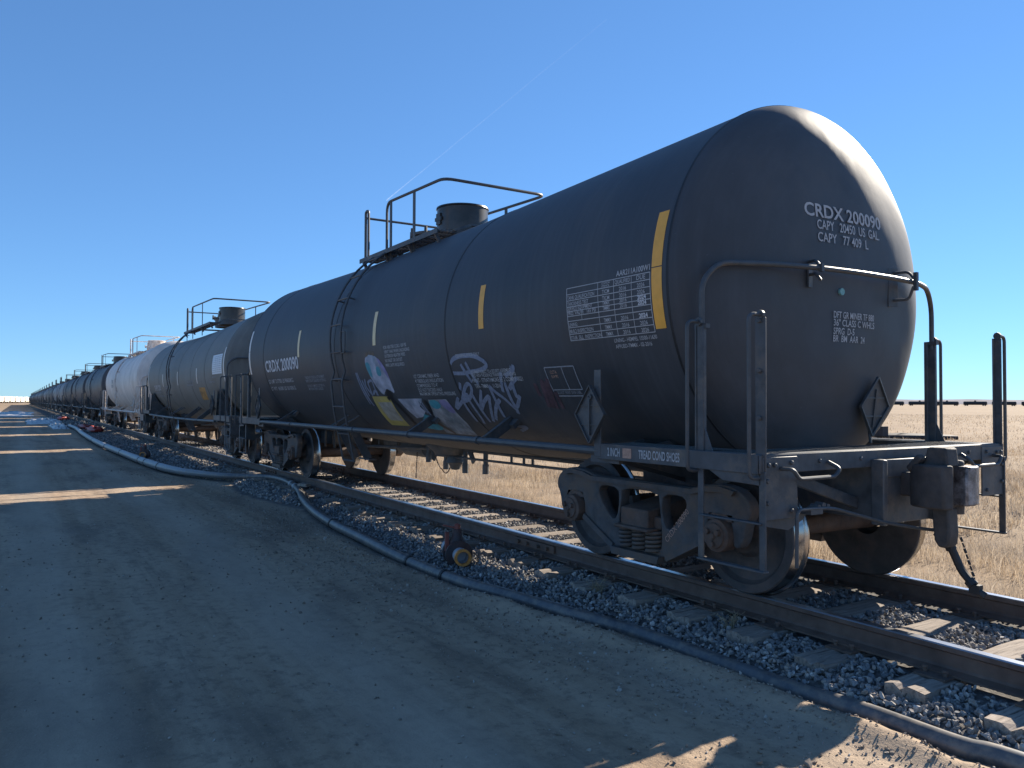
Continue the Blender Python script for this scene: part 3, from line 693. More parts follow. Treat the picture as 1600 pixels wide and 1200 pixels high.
        gh = MB(); gh.tube(rounded([(X(.44), q*1.30, deck_z-.085), (X(.36), q*1.28, deck_z-.085), (X(.36), q*1.22, deck_z-.15), (X(.36), q*.86, deck_z-.15), (X(.36), q*.80, deck_z-.10), (X(.44), q*.82, deck_z-.06)], .03), .0135, 8); gh.build('grab_iron', pp, root)
        sp_ = MB()
        for d in (.98, .42+.03): sp_.bar((X(d), q*1.46, deck_z-.1), (X(d), q*1.46, .36), .05, .014, up=(0, 1, 0))
        sp_.bar((X(1.005), q*1.46, .36), (X(.425), q*1.46, .36), .05, .016); sp_.bar((X(.98), q*1.46, .66), (X(.45), q*1.46, .66), .045, .014)
        sp_.build('stirrup_step', fr, root, bevel=.004)
        # placard holder on a bent post and its diamond frame
        ph = MB(); ph.bar((X(2.1), q*1.478, deck_z-.10), (X(2.1), q*1.478, 1.69), .085, .012, up=(0, 1, 0)); 
        ph.build('placard_post', fr, root, bevel=.003)
        pd = MB(); cx, cz, hw, hh = X(2.15), 1.33, .19, .235; yq = q*1.51
        D = [(cx-hw, cz), (cx, cz-hh), (cx+hw, cz), (cx, cz+hh)]; pd.prism(D, 'xz', yq-.004, yq+.004)
        for i in range(4):
            a, b2 = D[i], D[(i+1) % 4]; pd.bar((a[0], yq+q*.008, a[1]), (b2[0], yq+q*.008, b2[1]), .008, .03, up=(0, 1, 0))
        for dz in (-.085, .07): pd.bar((cx-hw*.6, yq+q*.008, cz+dz), (cx+hw*.6, yq+q*.008, cz+dz), .006, .014, up=(0, 1, 0))
        pd.bar((cx, yq+q*.012, cz-.17), (cx, yq+q*.012, cz+.14), .02, .012, up=(1, 0, 0)); pd.lathe([(yq+q*.012, .012), (yq+q*.012, .024), (yq+q*.02, .024), (yq+q*.02, .012)], 'y', (cx, 0, cz+.14), 12)
        pd.build('placard_holder', mats['placard'], root)
    # handrail round the head with its brackets
    hr = MB()
    hr.tube(rounded([(X(1.01), -1.42, 1.9), (X(1.01), -1.42, 2.28), (X(1.0), -1.26, 2.42), (X(.90), -.85, 2.435), (X(.79), -.45, 2.43), (X(.765), .0, 2.43), (X(.775), .5, 2.43), (X(.82), .9, 2.43), (X(.93), 1.22, 2.42), (X(1.01), 1.42, 2.28), (X(1.01), 1.42, 1.9)], .12, 6), .021, 10)
    for q in (-1, 1):
        yb = .74 if q > 0 else -.375; xb = headp(yb, 2.4, 0)[0]-XT; xh = s*(hl-1.27+xb)
        hr.box((xh+s*.008, yb, 2.395), (.012, .10 if q > 0 else .05, .32 if q > 0 else .18), rot=Matrix.Rotation(-s*yb*.28, 3, 'Z'))
        for zz in ((2.29, 2.52) if q > 0 else (2.40, 2.50)): hr.tube(rounded([(xh, yb, zz), (X(.83), yb+.04*q, zz-.005), (X(.79), yb+.04*q, zz+(.1 if zz < 2.4 else -.06))], .04), .012, 8)
        hr.box((X(.775), yb+.05*q, 2.43), (.03, .03, .15 if q > 0 else .06)); hr.box((X(1.01), q*1.415, 1.96), (.11, .04, .03))
    hr.build('end_handrail', pp, root)
    # placard on the head
    hp_ = MB(); y0, z0, hw, hh = .50, 1.40, .2, .24
    hx = lambda y, z, o: s*(headp(y, z, 0)[0]-XT+hl-1.27+o)
    gy_ = (headp(y0+.1, z0, 0)[0]-headp(y0-.1, z0, 0)[0])/.2; gz_ = (headp(y0, z0+.1, 0)[0]-headp(y0, z0-.1, 0)[0])/.2
    px_ = lambda y, z, o=0: s*(headp(y0, z0, 0)[0]-XT+hl-1.27+.045+o+.35*gy_*(y-y0)+gz_*(z-z0)*.6)
    Dp = [(y0-hw, z0), (y0, z0-hh), (y0+hw, z0), (y0, z0+hh)]
    hp_.add([(px_(y, z, o), y, z) for o in (0, .008) for y, z in Dp], [(3,2,1,0), (4,5,6,7), (0,1,5,4), (1,2,6,5), (2,3,7,6), (3,0,4,7)])
    for i in range(4):
        p_, q_ = Dp[i], Dp[(i+1) % 4]; hp_.bar((px_(*p_, .014), *p_), (px_(*q_, .014), *q_), .022, .014)
    for dz in (-.08, .07): hp_.bar((px_(y0-hw*.62, z0+dz, .012), y0-hw*.62, z0+dz), (px_(y0+hw*.62, z0+dz, .012), y0+hw*.62, z0+dz), .01, .012)
    hp_.bar((px_(y0, z0-.17, .014), y0, z0-.17), (px_(y0, z0+.14, .014), y0, z0+.14), .018, .012)
    xx0 = px_(y0, z0-.2)
    hp_.tube([(xx0, y0-.02, z0-.2), (xx0, y0, 1.1)], .012, 6); hp_.build('placard_holder', mats['placard'], root)
    # coupler, air hose, uncoupling lever
    cp = MB(); cz = .86
    cp.box((X(.34), 0, cz-.01), (.26, .14, .17)); cp.prism([(X(.31), -.09), (X(.26), -.14), (X(.12), -.185), (X(.03), -.16), (X(.0), -.09), (X(.06), -.02), (X(.05), .10), (X(.09), .17), (X(.24), .16), (X(.31), .09)], 'xy', cz-.155, cz+.145)
    cp.prism([(X(.24), cz+.13), (X(.04), cz+.13), (X(.045), cz+.18), (X(.055), cz+.262), (X(.185), cz+.262), (X(.205), cz+.18)], 'xz', -.085, .06)
    cp.prism([(X(.175), cz-.15), (X(.055), cz-.15), (X(.045), cz-.33), (X(.055), cz-.40), (X(.075), cz-.425), (X(.125), cz-.425), (X(.155), cz-.38)], 'xz', -.065, .06)
    cp.lathe([(cz-.2, .045), (cz+.17, .045), (cz+.175, .001)], 'z', (X(.08), .1, 0), 12); cp.bar((X(.3), -.1, cz+.1), (X(.2), -.12, cz+.2), .06, .05)
    cpo = cp.build('coupler', M['coupler'], root, bevel=.014)
    kn = MB(); kn.prism([(X(.09), .02), (X(.09), .16), (X(-.02), .20), (X(-.045), .10), (X(-.03), .02)], 'xy', cz-.135, cz+.135); kn.build('knuckle', M['steel'], cpo, bevel=.012)
    ah = MB(); q = [(X(.20), .04, .52), (X(.12), .06, .46), (X(.085), .08, .36), (X(.05), .09, .27), (X(-.02), .09, .20)]
    ah.tube(rounded(q, .06), .028, 10); ah.tube([(X(.13), .06, .47), (X(.105), .07, .41)], .036, 10); ah.tube([(X(.0), .09, .215), (X(-.03), .09, .185)], .037, 10)
    ah.box((X(-.045), .09, .165), (.07, .05, .06)); ah.tube([(X(-.06), .09, .15), (X(-.10), .10, .125)], .028, 8)
    for k in range(9):
        u = k/8; ah.tube([(X(.06)-s*0+s*.0+s*.1*u, .10, .50-.30*u), (X(.06)+s*.1*(u+.1), .105, .50-.30*(u+.1))], .006 if k % 2 else .009, 5)
    ah.build('air_hose', M['rubber'], root)
    lv = MB(); lv.tube(rounded([(X(.36), -1.25, .38), (X(.36), -1.245, .745), (X(.36), -1.0, .74), (X(.36), -.87, .73), (X(.36), -.34, .60), (X(.30), -.05, .545), (X(.22), .06, .53)], .05), .012, 8)
    lv.box((X(.40), -1.06, .72), (.10, .12, .03)); lv.prism([(-1.42,.73),(-1.0,.73),(-.95,.76),(-1.05,.66),(-1.2,.60),(-1.42,.64)], 'yz', X(.47)-.006, X(.47)+.006)
    for k in range(3): lv.lathe([(X(.42), .001), (X(.42), .022), (X(.36), .02), (X(.36), .001)], 'x', (0, -1.02+.045*k, .745+.012*(k % 2)), 8)
    lv.build('uncoupling_lever', M['pipe'], root)
    if text:
        for sss, x0, x1 in (('2 INCH', hl-1.97, hl-1.82), ('TREAD COND SHOES', hl-1.60, hl-1.165)):
            tx = MB(); v, f = text_fit(sss, x0, x1, .062, .02); tx.add([(a, -1.4835, deck_z-.085+b2) for a, b2 in v], f); tx.build('lettering', M['paint_white'], dko, None)
        sp2 = MB(); sp2.box((hl-1.735, -1.4825, deck_z-.055), (.10, .002, .075)); sp2.build('faded_patch', M['paint_rust'], dko, None)
    if brake:
        bw = MB(); bx, by, bz = X(.62), .62, 1.78
        bw.tube([(bx-s*.0, by+.27*cos(a), bz+.27*sin(a)) for a in np.linspace(0, 2*pi, 28)[:-1]], .018, 6, closed=True)
        for k in range(5): a = 2*pi*k/5; bw.tube([(bx-s*.05, by, bz), (bx, by+.27*cos(a), bz+.27*sin(a))], .012, 5)
        bw.build('brake_wheel', mats['pipe'], root)
        bh = MB(); bh.box((X(.74), by, bz-.02), (.16, .3, .42)); bh.bar((X(.74), by, deck_z), (X(.74), by, 1.6), .1, .12, up=(0, 1, 0)); bh.bar((X(.72), by-.35, deck_z), (X(.72), by-.35, 1.5), .04, .06, up=(0, 1, 0)); bh.build('brake_housing', fr, root, bevel=.008)

def top_gear(root, mats, x0, x1, dome_x, ztop=4.45, pw=.065, yw=.8):
    fr, pp = mats['frame'], mats['pipe']
    tp = MB()
    for q in (-1, 1):
        for k in range(6): tp.box(((x0+x1)/2, q*(.63+k*.048), 3.655), (x1-x0, .012, .035))
        for xx in np.arange(x0, x1+.01, .24): tp.box((xx, q*.75, 3.655), (.014, .27, .03))
        tp.box(((x0+x1)/2, q*.895, 3.645), (x1-x0, .014, .065)); tp.box(((x0+x1)/2, q*.61, 3.665), (x1-x0, .014, .05))
        for xx in np.linspace(x0+.1, x1-.1, 4): tp.bar((xx, q*.87, 3.62), (xx, q*.80, 3.50), .04, .04)
    for xx in (x0+.02, x0+.24, x1): tp.box((xx, 0, 3.775), (.05, .8, .03)); tp.bar((xx, -.4, 3.775), (xx, -.66, 3.67), .05, .03); tp.bar((xx, .4, 3.775), (xx, .66, 3.67), .05, .03)
    tp.build('top_platform', fr, root)
    rl = MB(); r = .021
    zr = ztop-.11; pts = [(x0+.85, -yw, 3.60), (x0+.85, -yw, ztop-.035), (x1, -yw, zr), (x1, yw, zr), (x0, yw, ztop), (x0, yw, 3.6)]
    rl.tube(rounded(pts, .16, 5), r, 8); rl.tube(rounded([(x0+.12, -yw, 3.62), (x0+.12, -yw, ztop), (x0, -yw, ztop), (x0, -yw, 3.58)], .09, 4), r, 8)
    rl.tube([(x0, -yw, ztop-.1), (x0, yw, ztop-.1)], r*.9, 8)
    for xx, q in ((x0, -1), (x0+1.0, -1), ((x0+x1)/2+.45, -1), ((x0+x1)/2+.3, 1)):
        rl.bar((xx, q*yw, 3.40), (xx, q*yw, ztop-.11*(xx-x0)/(x1-x0)), pw, .014, up=(0, 1, 0))
    rl.build('platform_railing', pp, root)
    dm = MB(); zt = 4.24
    dm.lathe([(3.72,.40),(3.86,.385),(3.87,.37),(zt-.03,.37),(zt-.02,.385),(zt,.38),(zt+.015,.30),(zt+.02,.001)], 'z', (dome_x, 0, 0), 40)
    dmo = dm.build('valve_bonnet', mats['bonnet'], root, 30)
    hg = MB(); hg.box((dome_x-.02, -.375, 4.05), (.12, .03, .16)); hg.box((dome_x-.02, -.385, 4.05), (.18, .02, .05))
    hg.build('hasp', mats['bonnet'], dmo)
    mw = MB(); mw.lathe([(3.72,.30),(3.98,.30),(3.99,.34),(4.03,.34),(4.06,.2),(4.07,.001)], 'z', (dome_x-.95, 0, 0), 28)
    for k in range(8): a = k*pi/4; mw.lathe([(3.96,.001),(3.96,.03),(4.09,.025),(4.09,.001)], 'z', (dome_x-.95+.36*cos(a), .36*sin(a), 0), 8)
    mw.build('manway', fr, root)

def ladder(root, mats, x0, x1, zb=.57, q=-1):
    ld = MB()
    path = [(1.35, zb), (1.42, .9), (1.50, 1.3), (1.545, 1.7)] + [((R+.07)*cos(a), ZC+(R+.07)*sin(a)) for a in np.linspace(-.3, 1.13, 16)]
    for x in (x0, x1): ld.tube([(x, q*y, z) for y, z in path], .0165, 8)
    L = [0]
    for i in range(1, len(path)): L.append(L[-1]+sqrt((path[i][0]-path[i-1][0])**2+(path[i][1]-path[i-1][1])**2))
    for k in range(10):
        d = min(L[-1]-.02, .0+k*.40); i = max(j for j in range(len(L)) if L[j] <= d+1e-6); i = min(i, len(L)-2); u = (d-L[i])/(L[i+1]-L[i])
        y = path[i][0]+(path[i+1][0]-path[i][0])*u; z = path[i][1]+(path[i+1][1]-path[i][1])*u; ld.tube([(x0-.01, q*y, z), (x1+.01, q*y, z)], .0125, 6)
        if k in (3, 6, 8):
            for x in (x0, x1): ld.tube([(x, q*y, z), (x, q*(y-.09), z-.02)], .012, 5)
    ld.tube(rounded([(x1, q*1.555, 2.12), (x1+.17, q*1.57, 2.12), (x1+.17, q*1.57, 2.42), (x1, q*1.555, 2.42)], .03), .011, 6)
    ld.build('ladder', mats['pipe'], root)

def car_root(name, xc, label):
    return tag(empty(name, (xc, 0, 0)), label, 'tank car', 'tank cars coupled in the train')

def under_gear(root, mats, hl, pipe_z=1.035, side=(-1, 1), bow=0):
    for q in (-1, 1):
        sr = MB(); pts = [(x, q*1.45, pipe_z-bow*(1-(x/(hl-2.1))**2)) for x in np.linspace(-(hl-2.1), hl-2.1, 15)]
        sr.tube(pts, .036, 10)
        for x in (-(hl-2.1)*.62, -(hl-2.1)*.05, (hl-2.1)*.30, (hl-2.1)*.62): sr.tube([(x-.02, q*1.45, pipe_z-bow*.8), (x+.02, q*1.45, pipe_z-bow*.8)], .045, 10)
        sr.build('side_rail', mats['pipe'], root)
        for x in (-4.17, 1.62, 3.42):
            b = MB(); a = -.80; b.bar((x, q*1.45, pipe_z), (x-.1, q*(R+.0)*cos(a), ZC+(R+.0)*sin(a)), .10 if x > 0 else .06, .05, up=(1, 0, 0))
            b.box((x-.1, q*(R+.012)*cos(a), ZC+(R+.012)*sin(a)), (.28, .05, .22), rot=Matrix.Rotation(q*.85, 3, 'X')); b.build('brace', mats['frame'], root)
    b = MB()
    for x in (-1.55, -1.12): b.tube([(x-.1, -1.38, 1.0), (x+.08, -1.06, 1.22), (x+.12, -.98, 1.2)], .016, 6); b.tube([(x, -1.42, .98), (x-.35, -1.30, .72)], .014, 6)
    b.build('ladder_brace', mats['pipe'], root)
    # brake rigging and heater piping hung below the tank
    rg = MB()
    rg.tube([(-1.9, .15, .68), (-1.1, .15, .68)], .15, 16); rg.tube([(-2.0, .15, .68), (-1.9, .15, .68)], .09, 12); rg.tube([(-3.1, .35, .72), (-2.3, .35, .72)], .16, 16)
    rg.tube([(-3.9, 0, .60), (.3, 0, .74)], .028, 8); rg.tube([(.2, 0, .74), (4.6, 0, .74)], .026, 8); rg.tube([(-.5, -.05, .62), (4.4, -.05, .66)], .017, 8)
    rg.tube([(-4.2, .5, .80), (4.2, .5, .86)], .02, 8); rg.bar((-.9, .1, .52), (-.75, .15, .82), .03, .09); rg.bar((.4, 0, .84), (.6, 0, .58), .03, .08)
    for x in (-3.2, -2.4, -1.7, -1.0): rg.bar((x, .15, .85), (x, .15, .58), .06, .02)
    for x in (1.55, 1.85, 2.05): rg.tube([(x, .03, .9), (x, .03, .62)], .018, 6)
    rg.tube([(1.85, .02, .62), (2.3, .02, .62)], .01, 6)
    rg.build('brake_rigging', mats['frame'], root)
    hg = MB()
    for x, zt in ((-2.35, .48), (-1.78, .50)): hg.bar((x-.15, -.85, 1.02), (x, -.62, zt), .13, .02, up=(1, 0, 0))
    hg.bar((-2.05, -.62, .50), (-1.6, -.62, .50), .12, .02); hg.build('rigging_hanger', mats['frame'], root)
    su = MB(); su.lathe([(.90,.45),(.80,.42),(.70,.30),(.66,.28)], 'z', (.0, 0, 0), 24); su.lathe([(.66,.10),(.56,.14),(.54,.14),(.52,.10),(.44,.06),(.43,.001)], 'z', (.05, 0, 0), 20)
    su.box((-.05, 0, .82), (2.6, .5, .06)); su.build('bottom_outlet', mats['frame'], root)
    hp = MB()
    for x, y, zb in ((-.84, 0, .49), (-.25, 0, .42), (.35, 0, .41), (.93, 0, .44)):
        hp.tube([(x, y, .88), (x, y, zb+.12)], .035, 10); hp.tube([(x, y, zb+.13), (x, y, zb)], .047, 10)
    hp.tube([(-1.0, -.04, .78), (.95, -.04, .80)], .03, 8); hp.build('heater_pipe', mats['frame'], root)
    ch = MB()
    def chain(a, b, sag, n):
        for k in range(n):
            u, w = k/n, (k+1)/n; A = Vector(a).lerp(Vector(b), u)-Vector((0, 0, sag*4*u*(1-u))); B = Vector(a).lerp(Vector(b), w)-Vector((0, 0, sag*4*w*(1-w)))
            ch.tube([A, A.lerp(B, .5), B], [.006, .012, .006], 5)
    chain((-.62, -.04, .75), (-.27, -.06, .42), .06, 10); chain((-1.26, 0, .62), (-1.30, 0, .20), 0, 14); chain((-.25, -.06, .42), (.0, -.06, .47), .07, 8)
    ch.build('chain', M['rust'], root)

def stripes(tank, xs, a0, a1, w, mat, ends=None, end_mat=None):
    for x in xs:
        mb = MB(); rect(mb, x-w/2, x+w/2, a0, a1, .003); mb.build('reflective_stripe', mat, tank, None)

MB_ = dict(frame=M['frame'], pipe=M['pipe'], placard=M['pipe'], bonnet=M['bonnet'])
# ---- the near car
HL = 7.37
car1 = car_root('tank_car', -6.2, 'large black tank car at the near end of the train with graffiti and yellow stripes')
tank = obj('tank', tank_mesh('tank', [M['slate'], M['seam']], HL, [-4.95, -.96, 2.6]), car1)
end_gear(car1, 1, HL, MB_, text=True); end_gear(car1, -1, HL, MB_, brake=True)
top_gear(car1, MB_, -1.52, 1.2, .23)
ladder(car1, MB_, -.95, -.50); under_gear(car1, MB_, HL)
ba = place_bogie(car1, 5.31); place_bogie(car1, -5.31)
# reflective tape
for x in (-2.72, .58, 3.4): stripes(tank, [x], -.11, .192, .10, M['stripe'] if x > 3 else M['stripe_pale'])
for x, mt in ((5.99, M['stripe']), (-5.99, M['stripe_white'])):
    mb = MB(); rect(mb, x-.055, x+.055, -.245, .06, .003); rect(mb, x-.055, x+.055, .065, .353, .003); mb.build('reflective_stripe', mt, tank, None)
# stencils
def letters(lines, mat='paint_white', name='lettering', bold=.012):
    for s, x0, x1, a, h in lines:
        mb = MB(); side_text(mb, s, x0, x1, a, h, .0045, bold); mb.build(name, M[mat], tank, None)
letters([('CRDX 200090', -4.83, -2.77, -.237, .205)], 'paint_bright', bold=.022)
letters([('LD LMT 217700 LB 98600KG', -4.86, -3.27, -.389, .072), ('LT WT  66300 LB 30100KG', -4.88, -3.29, -.487, .072)])
letters([('TANKS WITH STUB SILL ATTACHMENT', -2.57, -1.58, -.366, .045), ('INSPECTED AT QUALIFIED INTERVALS', -2.57, -1.56, -.405, .045), ('DO NOT HUMP OR CUT OFF IN', -2.57, -1.72, -.466, .045), ('MOTION WHEN LOADED', -2.57, -1.83, -.503, .045)], 'paint_grey')
letters([('FOR HEATER COILS 100 PSI', .88, 1.58, -.156, .04), ('VENT TANK WHEN UNLOADING', .9, 1.66, -.195, .04), ('EXTERIOR HEATER PIPES', .9, 1.52, -.232, .04), ('NO INLET OR OUTLET', .89, 1.42, -.272, .04), ('PIPE CAPS REQUIRED', .88, 1.45, -.313, .04)])
letters([('1/2" CERAMIC FIBER AND', 1.61, 2.28, -.43, .045), ('4" FIBERGLASS INSULATION', 1.61, 2.34, -.472, .045), ('COMPRESSED TO 4"', 1.61, 2.16, -.513, .045), ('DO NOT EXCEED HALF', 1.60, 2.22, -.553, .045), ('MAXIMUM OPERATING PRESSURE', 1.59, 2.49, -.59, .045)])
letters([('EQUIPMENT SUBJECT TO A SECURITY AGREEMENT', 3.02, 3.80, -.42, .035), ('FILED WITH THE SURFACE TRANSPORTATION BOARD', 3.02, 3.87, -.448, .035), ('PAINT - STRATHMORE EE 2 COMP P 0021', 2.99, 3.96, -.488, .045), ('TRN - TMMX      11-2016', 3.0, 3.51, -.534, .045), ('CLEANING INSIDE ONLY', 2.78, 3.3, -.29, .035)])
letters([('AAR211A100W1', 5.53, 5.92, .055, .042)], bold=.02)
letters([('LINING - HEMPEL 15500-11630', 5.44, 5.93, -.292, .03), ('APPLIED-TMMX - 02-2016', 5.44, 5.86, -.325, .03)])
# qualification table
rows = [.043, .007, -.029, -.064, -.090, -.118, -.146, -.183, -.221, -.258]; cols = [4.875, 5.30, 5.50, 5.71, 5.92]
mb = MB()
for a in rows: rect(mb, cols[0], cols[-1], a-.0022, a+.0022, .003)
for x in (cols[0], cols[-1]): rect(mb, x-.004, x+.004, rows[-1], rows[0], .0035)
for x in cols[1:-1]: rect(mb, x-.003, x+.003, rows[-1], rows[0], .0035)
rect(mb, 5.07, 5.075, -.146, -.09, .0035)
side_text(mb, 'STATION', 5.35, 5.45, .027, .016); side_text(mb, 'STENCIL', 5.35, 5.45, .012, .016)
side_text(mb, 'QUALIFIED', 5.515, 5.695, .015, .03); side_text(mb, 'DUE', 5.77, 5.87, .015, .034)
TB = [('TANK QUALIFICATION', .37, 'TICM', '2016', '2026'), ('THICKNESS TEST', .29, 'TICM', '2016', '2026'), ('SERVICE EQUIPMENT', .34, 'TMMX', '2016', ''), ('PRD. VALVE   165 PSI', .38, 'TMMX', '2016', ''), None, ('LINING:', .12, 'TMMX', '2016', ''), ('88.B.2 INSPECTION', .32, 'TMMX', '2016', '2026'), ('STUB  SILL  INSPECTION', .41, 'TMMX', '2016', '2026')]
for k, rw in enumerate(TB):
    if rw is None: continue
    a = rows[k+2]+.006; h = min(.030, (rows[k+1]-rows[k+2])*R*.7)
    side_text(mb, rw[0], 4.885, 4.885+rw[1], a, h)
    for q, x0, w in ((2, 5.355, .09), (3, 5.565, .085), (4, 5.775, .085)):
        if rw[q]: side_text(mb, rw[q], x0, x0+w, a, h)
mb.build('data_table', M['paint_white'], tank, None)
for k in (2, 3, 5): mb = MB(); side_text(mb, '2024', 5.775, 5.872, rows[k+2]+.005, .032, .0045, .035); mb.build('lettering', M['paint_bright'], tank, None)
# little framed box near the placard
mb = MB()
for a in (-.408, -.562): rect(mb, 4.37, 4.81, a-.004, a+.004, .003)
rect(mb, 4.41, 4.81, -.612, -.602, .003)
for x in (4.37, 4.63, 4.81): rect(mb, x-.006, x+.006, -.562, -.408, .0035)
rect(mb, 4.365, 4.375, -.615, -.562, .0035); side_text(mb, 'DO NOT PAINT OVER LABEL', 4.42, 4.78, -.592, .03)
mb.build('data_table', M['paint_grey'], tank, None)
letters([('CCTA', 4.44, 4.54, -.45, .03), ('0.4 PS', 4.44, 4.54, -.48, .03)], 'paint_rust')
# overpainted panels and graffiti, in (x, angle) on the jacket
def blob(name, pts, mat, off, sm=1):
    mb = MB(); patch(mb, smooth_poly(pts, sm) if sm else pts, off); mb.build(name, M[mat], tank, None)
M['repaint'] = tank_paint('newer_grey_repaint', (.058, .066, .076), (.17, .14, .11), 1.05, .55, .58, streak=.3)
blob('repaint_panel', [(.78,-.085),(2.585,-.045),(2.585,-.60),(1.75,-.62),(.88,-.615)], 'repaint', .0014, 0)
blob('graffiti', [(.02,-.594),(.61,-.597),(.57,-.75),(.53,-.98),(-.08,-.983),(-.05,-.80)], 'g_yellow', .0020, 0)
blob('graffiti', [(.12,-.66),(.56,-.66),(.50,-.90),(.06,-.90)], 'g_panel', .0026, 0)
blob('graffiti', [(.20,-.222),(.30,-.19),(.38,-.186),(.62,-.21),(.85,-.343),(.88,-.449),(.86,-.575),(.72,-.526),(.58,-.533),(.45,-.592),(.32,-.47),(.25,-.38),(.19,-.29)], 'g_white', .0030, 1)
blob('graffiti', [(.19,-.253),(.33,-.255),(.35,-.33),(.34,-.41),(.25,-.373),(.2,-.301)], 'g_teal', .0034)
blob('graffiti', [(.54,-.295),(.64,-.305),(.68,-.365),(.60,-.40),(.5,-.375)], 'g_teal', .0034)
blob('graffiti', [(.60,-.215),(.72,-.25),(.86,-.345),(.88,-.45),(.78,-.37),(.66,-.28)], 'g_purple', .0034)
blob('graffiti', [(.84,-.623),(1.56,-.62),(1.51,-.653),(1.37,-.705),(1.44,-.76),(1.24,-.83),(1.02,-.85),(.93,-.745)], 'g_white', .0030, 0)
blob('graffiti', [(1.38,-.77),(1.60,-.93),(1.42,-1.03),(.98,-.99),(.95,-.92),(1.2,-.86)], 'g_teal', .0030)
blob('graffiti', [(1.72,-.633),(2.19,-.628),(2.24,-.769),(2.28,-.891),(2.2,-1.07),(1.45,-1.06),(1.57,-.855)], 'g_pale', .0030, 0)
blob('graffiti', [(1.72,-.636),(1.95,-.637),(1.97,-.702),(1.82,-.735),(1.69,-.712)], 'g_teal', .0034)
blob('graffiti', [(1.97,-.637),(2.19,-.633),(2.24,-.769),(2.11,-.775),(2.0,-.702)], 'g_purple', .0034)
for pts in ([(.58,-.535),(.64,-.518),(.72,-.526),(.74,-.60),(.66,-.64),(.56,-.62)], [(.50,-.60),(.56,-.66),(.62,-.60)]): blob('graffiti', pts, 'black_paint', .0040)
mb = MB()
for pts in ([(.62,-.6),(.75,-.72),(.8,-.86),(.72,-1.0)], [(1.60,-.64),(1.62,-.72),(1.50,-.80)], [(1.5,-.90),(1.62,-.98),(1.7,-1.06)], [(.3,-.2),(.28,-.16)], [(.4,-.19),(.41,-.15)], [(.5,-.2),(.52,-.165)]): mb = MB(); ribbon(mb, pts, .07, .0038); mb.build('graffiti', M['black_paint'], tank, None)
TAG = [[(2.63,-.336),(2.7,-.303),(2.83,-.285),(3.0,-.282),(3.17,-.292),(3.32,-.327),(3.38,-.361),(3.32,-.383),(3.18,-.399),(3.01,-.405),(2.83,-.413),(2.63,-.407)],[(2.85,-.342),(2.97,-.485)],[(2.96,-.33),(3.08,-.507)],[(2.7,-.486),(2.64,-.545)],
 [(2.56,-.86),(2.56,-.799),(2.57,-.655),(2.62,-.608),(2.77,-.525),(2.87,-.497),(2.9,-.532),(2.81,-.597),(2.68,-.637),(2.59,-.643),(2.74,-.585),(2.72,-.643),(2.72,-.797),(2.68,-.88)],[(2.5,-.613),(2.31,-.72),(2.63,-.62)],[(2.85,-.575),(2.85,-.722),(2.84,-.86)],
 [(3.08,-.55),(2.93,-.667),(2.86,-.722),(3.01,-.655),(3.17,-.604),(3.14,-.643),(2.92,-.85)],[(3.36,-.632),(3.19,-.702),(3.0,-.83)],[(3.22,-.80),(3.27,-.627),(3.28,-.515)],[(3.28,-.515),(3.35,-.568),(3.46,-.627),(3.55,-.717)],[(3.59,-.456),(3.59,-.432),(3.5,-.569)],
 [(3.61,-.495),(3.58,-.694),(3.77,-.601)],[(3.7,-.622),(3.74,-.511),(3.83,-.383)],[(3.87,-.375),(3.83,-.415),(3.66,-.448)],[(3.64,-.55),(3.77,-.492),(3.87,-.466)],[(3.54,-.759),(3.58,-.70)],[(3.31,-.841),(3.32,-.89),(3.48,-.9),(3.3,-.95)]]
mb = MB()
for pts in TAG: mb = MB(); ribbon(mb, pts, .045, .0042); mb.build('graffiti', M['g_line'], tank, None)
T2 = [[(-.23,-.342),(-.22,-.449),(-.2,-.684)],[(-.19,-.343),(-.14,-.492),(-.12,-.674)],[(-.16,-.45),(-.15,-.607),(-.1,-.703)],[(-.08,-.418),(-.06,-.59)],[(.03,-.412),(-.02,-.477),(.02,-.537),(.08,-.581)],[(.06,-.59),(.09,-.495),(.11,-.445),(.25,-.431),(.26,-.497),(.24,-.582)],[(.11,-.572),(.21,-.538),(.27,-.539),(.26,-.586)],[(1.5,-.66),(1.52,-.856)],[(1.43,-.65),(1.47,-.78)]]
mb = MB()
for pts in T2: mb = MB(); ribbon(mb, pts, .035, .0042); mb.build('graffiti', M['g_line'], tank, None)
mb = MB()
for pts in ([(4.26,-.484),(4.16,-.695)],[(4.35,-.481),(4.28,-.706)],[(4.12,-.512),(4.12,-.606)],[(4.39,-.576),(4.37,-.705)],[(4.31,-.5),(4.22,-.7)]): mb = MB(); ribbon(mb, pts, .05, .0036); mb.build('graffiti', M['g_red'], tank, None)
# head lettering
mb = MB()
head_text(mb, 'CRDX 200090', -.395, .60, 2.866, .099, .02); mb.build('lettering', M['paint_white'], tank, None)
for s, y0, y1, z, h in (('CAPY   20450  US  GAL.', -.265, .56, 2.772, .07), ('CAPY   77 409  L', -.265, .378, 2.674, .07)):
    mb = MB(); head_text(mb, s, y0, y1, z, h); mb.build('lettering', M['paint_white'], tank, None)
for s, y0, y1, z in (('DFT GR MINER TF 880', -.094, .445, 2.092), ('36" CLASS C WHLS', -.092, .455, 2.031), ('SPRG  D-5', -.091, .175, 1.965), ('BR  BM  AAR  24', -.089, .322, 1.907)):
    mb = MB(); head_text(mb, s, y0, y1, z, .05); mb.build('lettering', M['paint_white'], tank, None)
mb = MB(); x_ = headp(.003, 2.30, 0)[0]; mb.lathe([(x_-.01,.028),(x_+.008,.028),(x_+.008,.001)], 'x', (0, .003, 2.30), 20); mb.build('badge', M['disc'], tank)
